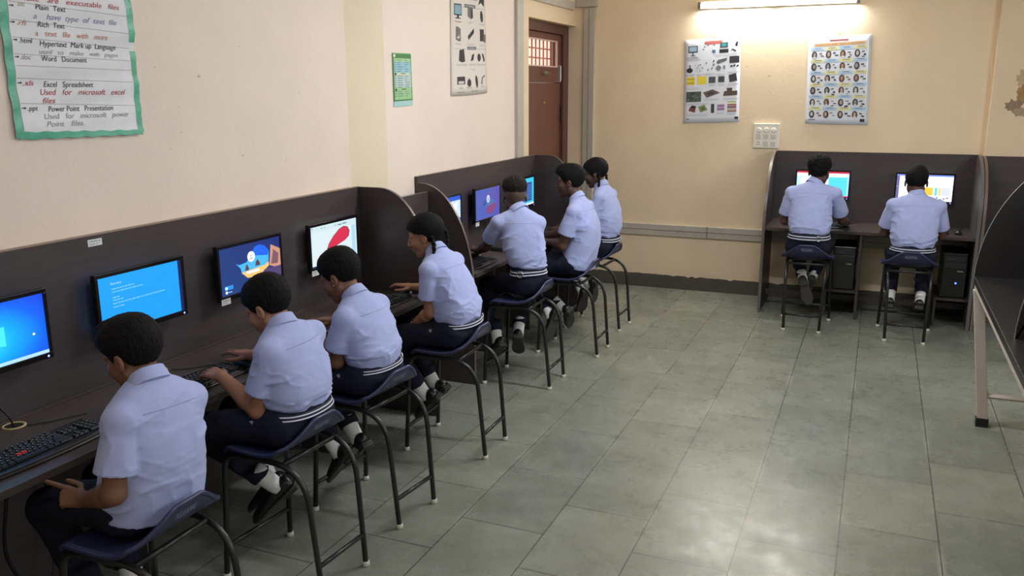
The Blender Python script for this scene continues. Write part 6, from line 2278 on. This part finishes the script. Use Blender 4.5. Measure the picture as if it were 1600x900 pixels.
person('tall boy in profile with hands in front of him, shirt hanging over his belt', (-1.998, 5.925), 180,
       (-0.018, 0, 0.675), (-0.045, 0, 0.745), (-0.070, 0, 0.95), (-0.005, 0, 1.150), (0.047, 0, 1.262), (0.95, 0.16, -0.04),
       [(-0.035, 0.160, 1.065), (-0.035, -0.160, 1.065)],
       [(-2.045, 5.765, 0.815), (-2.13, 6.17, 0.86)], [(-2.195, 5.925, 0.805), (-2.345, 6.09, 0.810)],
       [(RELAX, (-0.85, 0.5, -0.02), (0.1, 0.5, -0.9), 0.4), (TYPING, (-1, 0.0, 0.05), DN, 0.4)],
       [(-2.39, 5.83, 0.61), (-2.40, 6.04, 0.61)], [(-2.06, 5.845, 0.325), (-2.15, 5.80, 0.275)], [(-2.10, 5.99, 0.17), (-2.20, 5.77, 0.10)],
       S3, 'short', m_hair, bw=1.0, hs=0.99, seed=31, res=0.0042, cres=0.006, sleeve=0.66, tuck=False, quiff=0.014, free_hem=True)
person('farthest girl in the left row, black hair tied in plaits, next to the back wall', (-2.035, 6.665), 180,
       (-0.045, 0, 0.675), (-0.050, 0, 0.752), (-0.050, 0, 0.965), (0.002, 0, 1.165), (0.052, 0, 1.262), (0.93, 0.14, -0.24),
       [(-0.025, 0.142, 1.080), (-0.040, -0.158, 1.075)],
       [(-2.10, 6.50, 0.845), (-2.10, 6.84, 0.845)], [(-2.29, 6.56, 0.808), (-2.29, 6.78, 0.808)],
       [(TYPING, (-1, 0.1, 0.05), DN, 0.4), (TYPING, (-1, -0.1, 0.05), DN, 0.4)],
       [(-2.40, 6.56, 0.60), (-2.40, 6.78, 0.60)], [(-2.11, 6.605, 0.365), (-2.16, 6.57, 0.30)], [(-2.14, 6.71, 0.19), (-2.22, 6.66, 0.12)],
       S3, 'girl_low', m_hair, bw=0.98, hs=0.97, arm_r=0.9, seed=41, res=0.0045, cres=0.0065, sleeve=0.68,
       braids=(((-0.040, 0.070, -0.020), (-0.032, 0.086, -0.060), (-0.020, 0.086, -0.105), (0.000, 0.080, -0.150)),
               ((-0.060, -0.065, -0.020), (-0.070, -0.080, -0.060), (-0.050, -0.080, -0.115))))
person('curly haired boy at the left seat of the back desk, seen from behind', (-0.458, 7.285), 90,
       (-0.04, 0, 0.68), (-0.045, 0.0, 0.775), (-0.02, 0.005, 0.99), (0.020, -0.012, 1.180), (0.055, -0.035, 1.262), (0.95, -0.28, -0.15),
       [(0.0, 0.160, 1.095), (0.0, -0.172, 1.100)],
       [(-0.665, 7.36, 0.855), (-0.225, 7.46, 0.870)], [(-0.54, 7.565, 0.815), (-0.212, 7.69, 0.820)],
       [(TYPING, (0.25, 1, 0.05), DN, 0.4), (ON_MOUSE, (0.02, 1, 0.04), DN, 0.5)],
       [(-0.585, 7.64, 0.60), (-0.352, 7.65, 0.60)], [(-0.487, 7.435, 0.335), (-0.435, 7.53, 0.335)], [(-0.425, 7.470, 0.13), (-0.49, 7.59, 0.185)],
       S3, 'curly', m_hair, bw=1.04, hs=1.0, seed=51, res=0.0045, cres=0.0065, sleeve=0.74, buckle=245)
person('boy at the right seat of the back desk, seen from behind with both ears showing', (0.300, 7.250), 90,
       (-0.025, -0.005, 0.655), (-0.030, -0.005, 0.725), (-0.02, -0.005, 0.93), (0.022, 0.0, 1.118), (0.065, 0.01, 1.208), (1.0, 0.02, -0.25),
       [(0.0, 0.158, 1.035), (0.0, -0.165, 1.035)],
       [(0.10, 7.345, 0.800), (0.505, 7.36, 0.800)], [(0.225, 7.545, 0.815), (0.49, 7.565, 0.815)],
       [(TYPING, (0.2, 1, 0.05), DN, 0.4), (TYPING, (-0.2, 1, 0.05), DN, 0.4)],
       [(0.185, 7.63, 0.60), (0.43, 7.63, 0.60)], [(0.186, 7.415, 0.262), (0.405, 7.415, 0.266)], [(0.186, 7.585, 0.205), (0.410, 7.585, 0.205)],
       S3, 'short', m_hair, bw=1.04, hs=1.0, seed=61, res=0.0045, cres=0.0065, sleeve=0.74, cover=0.010)
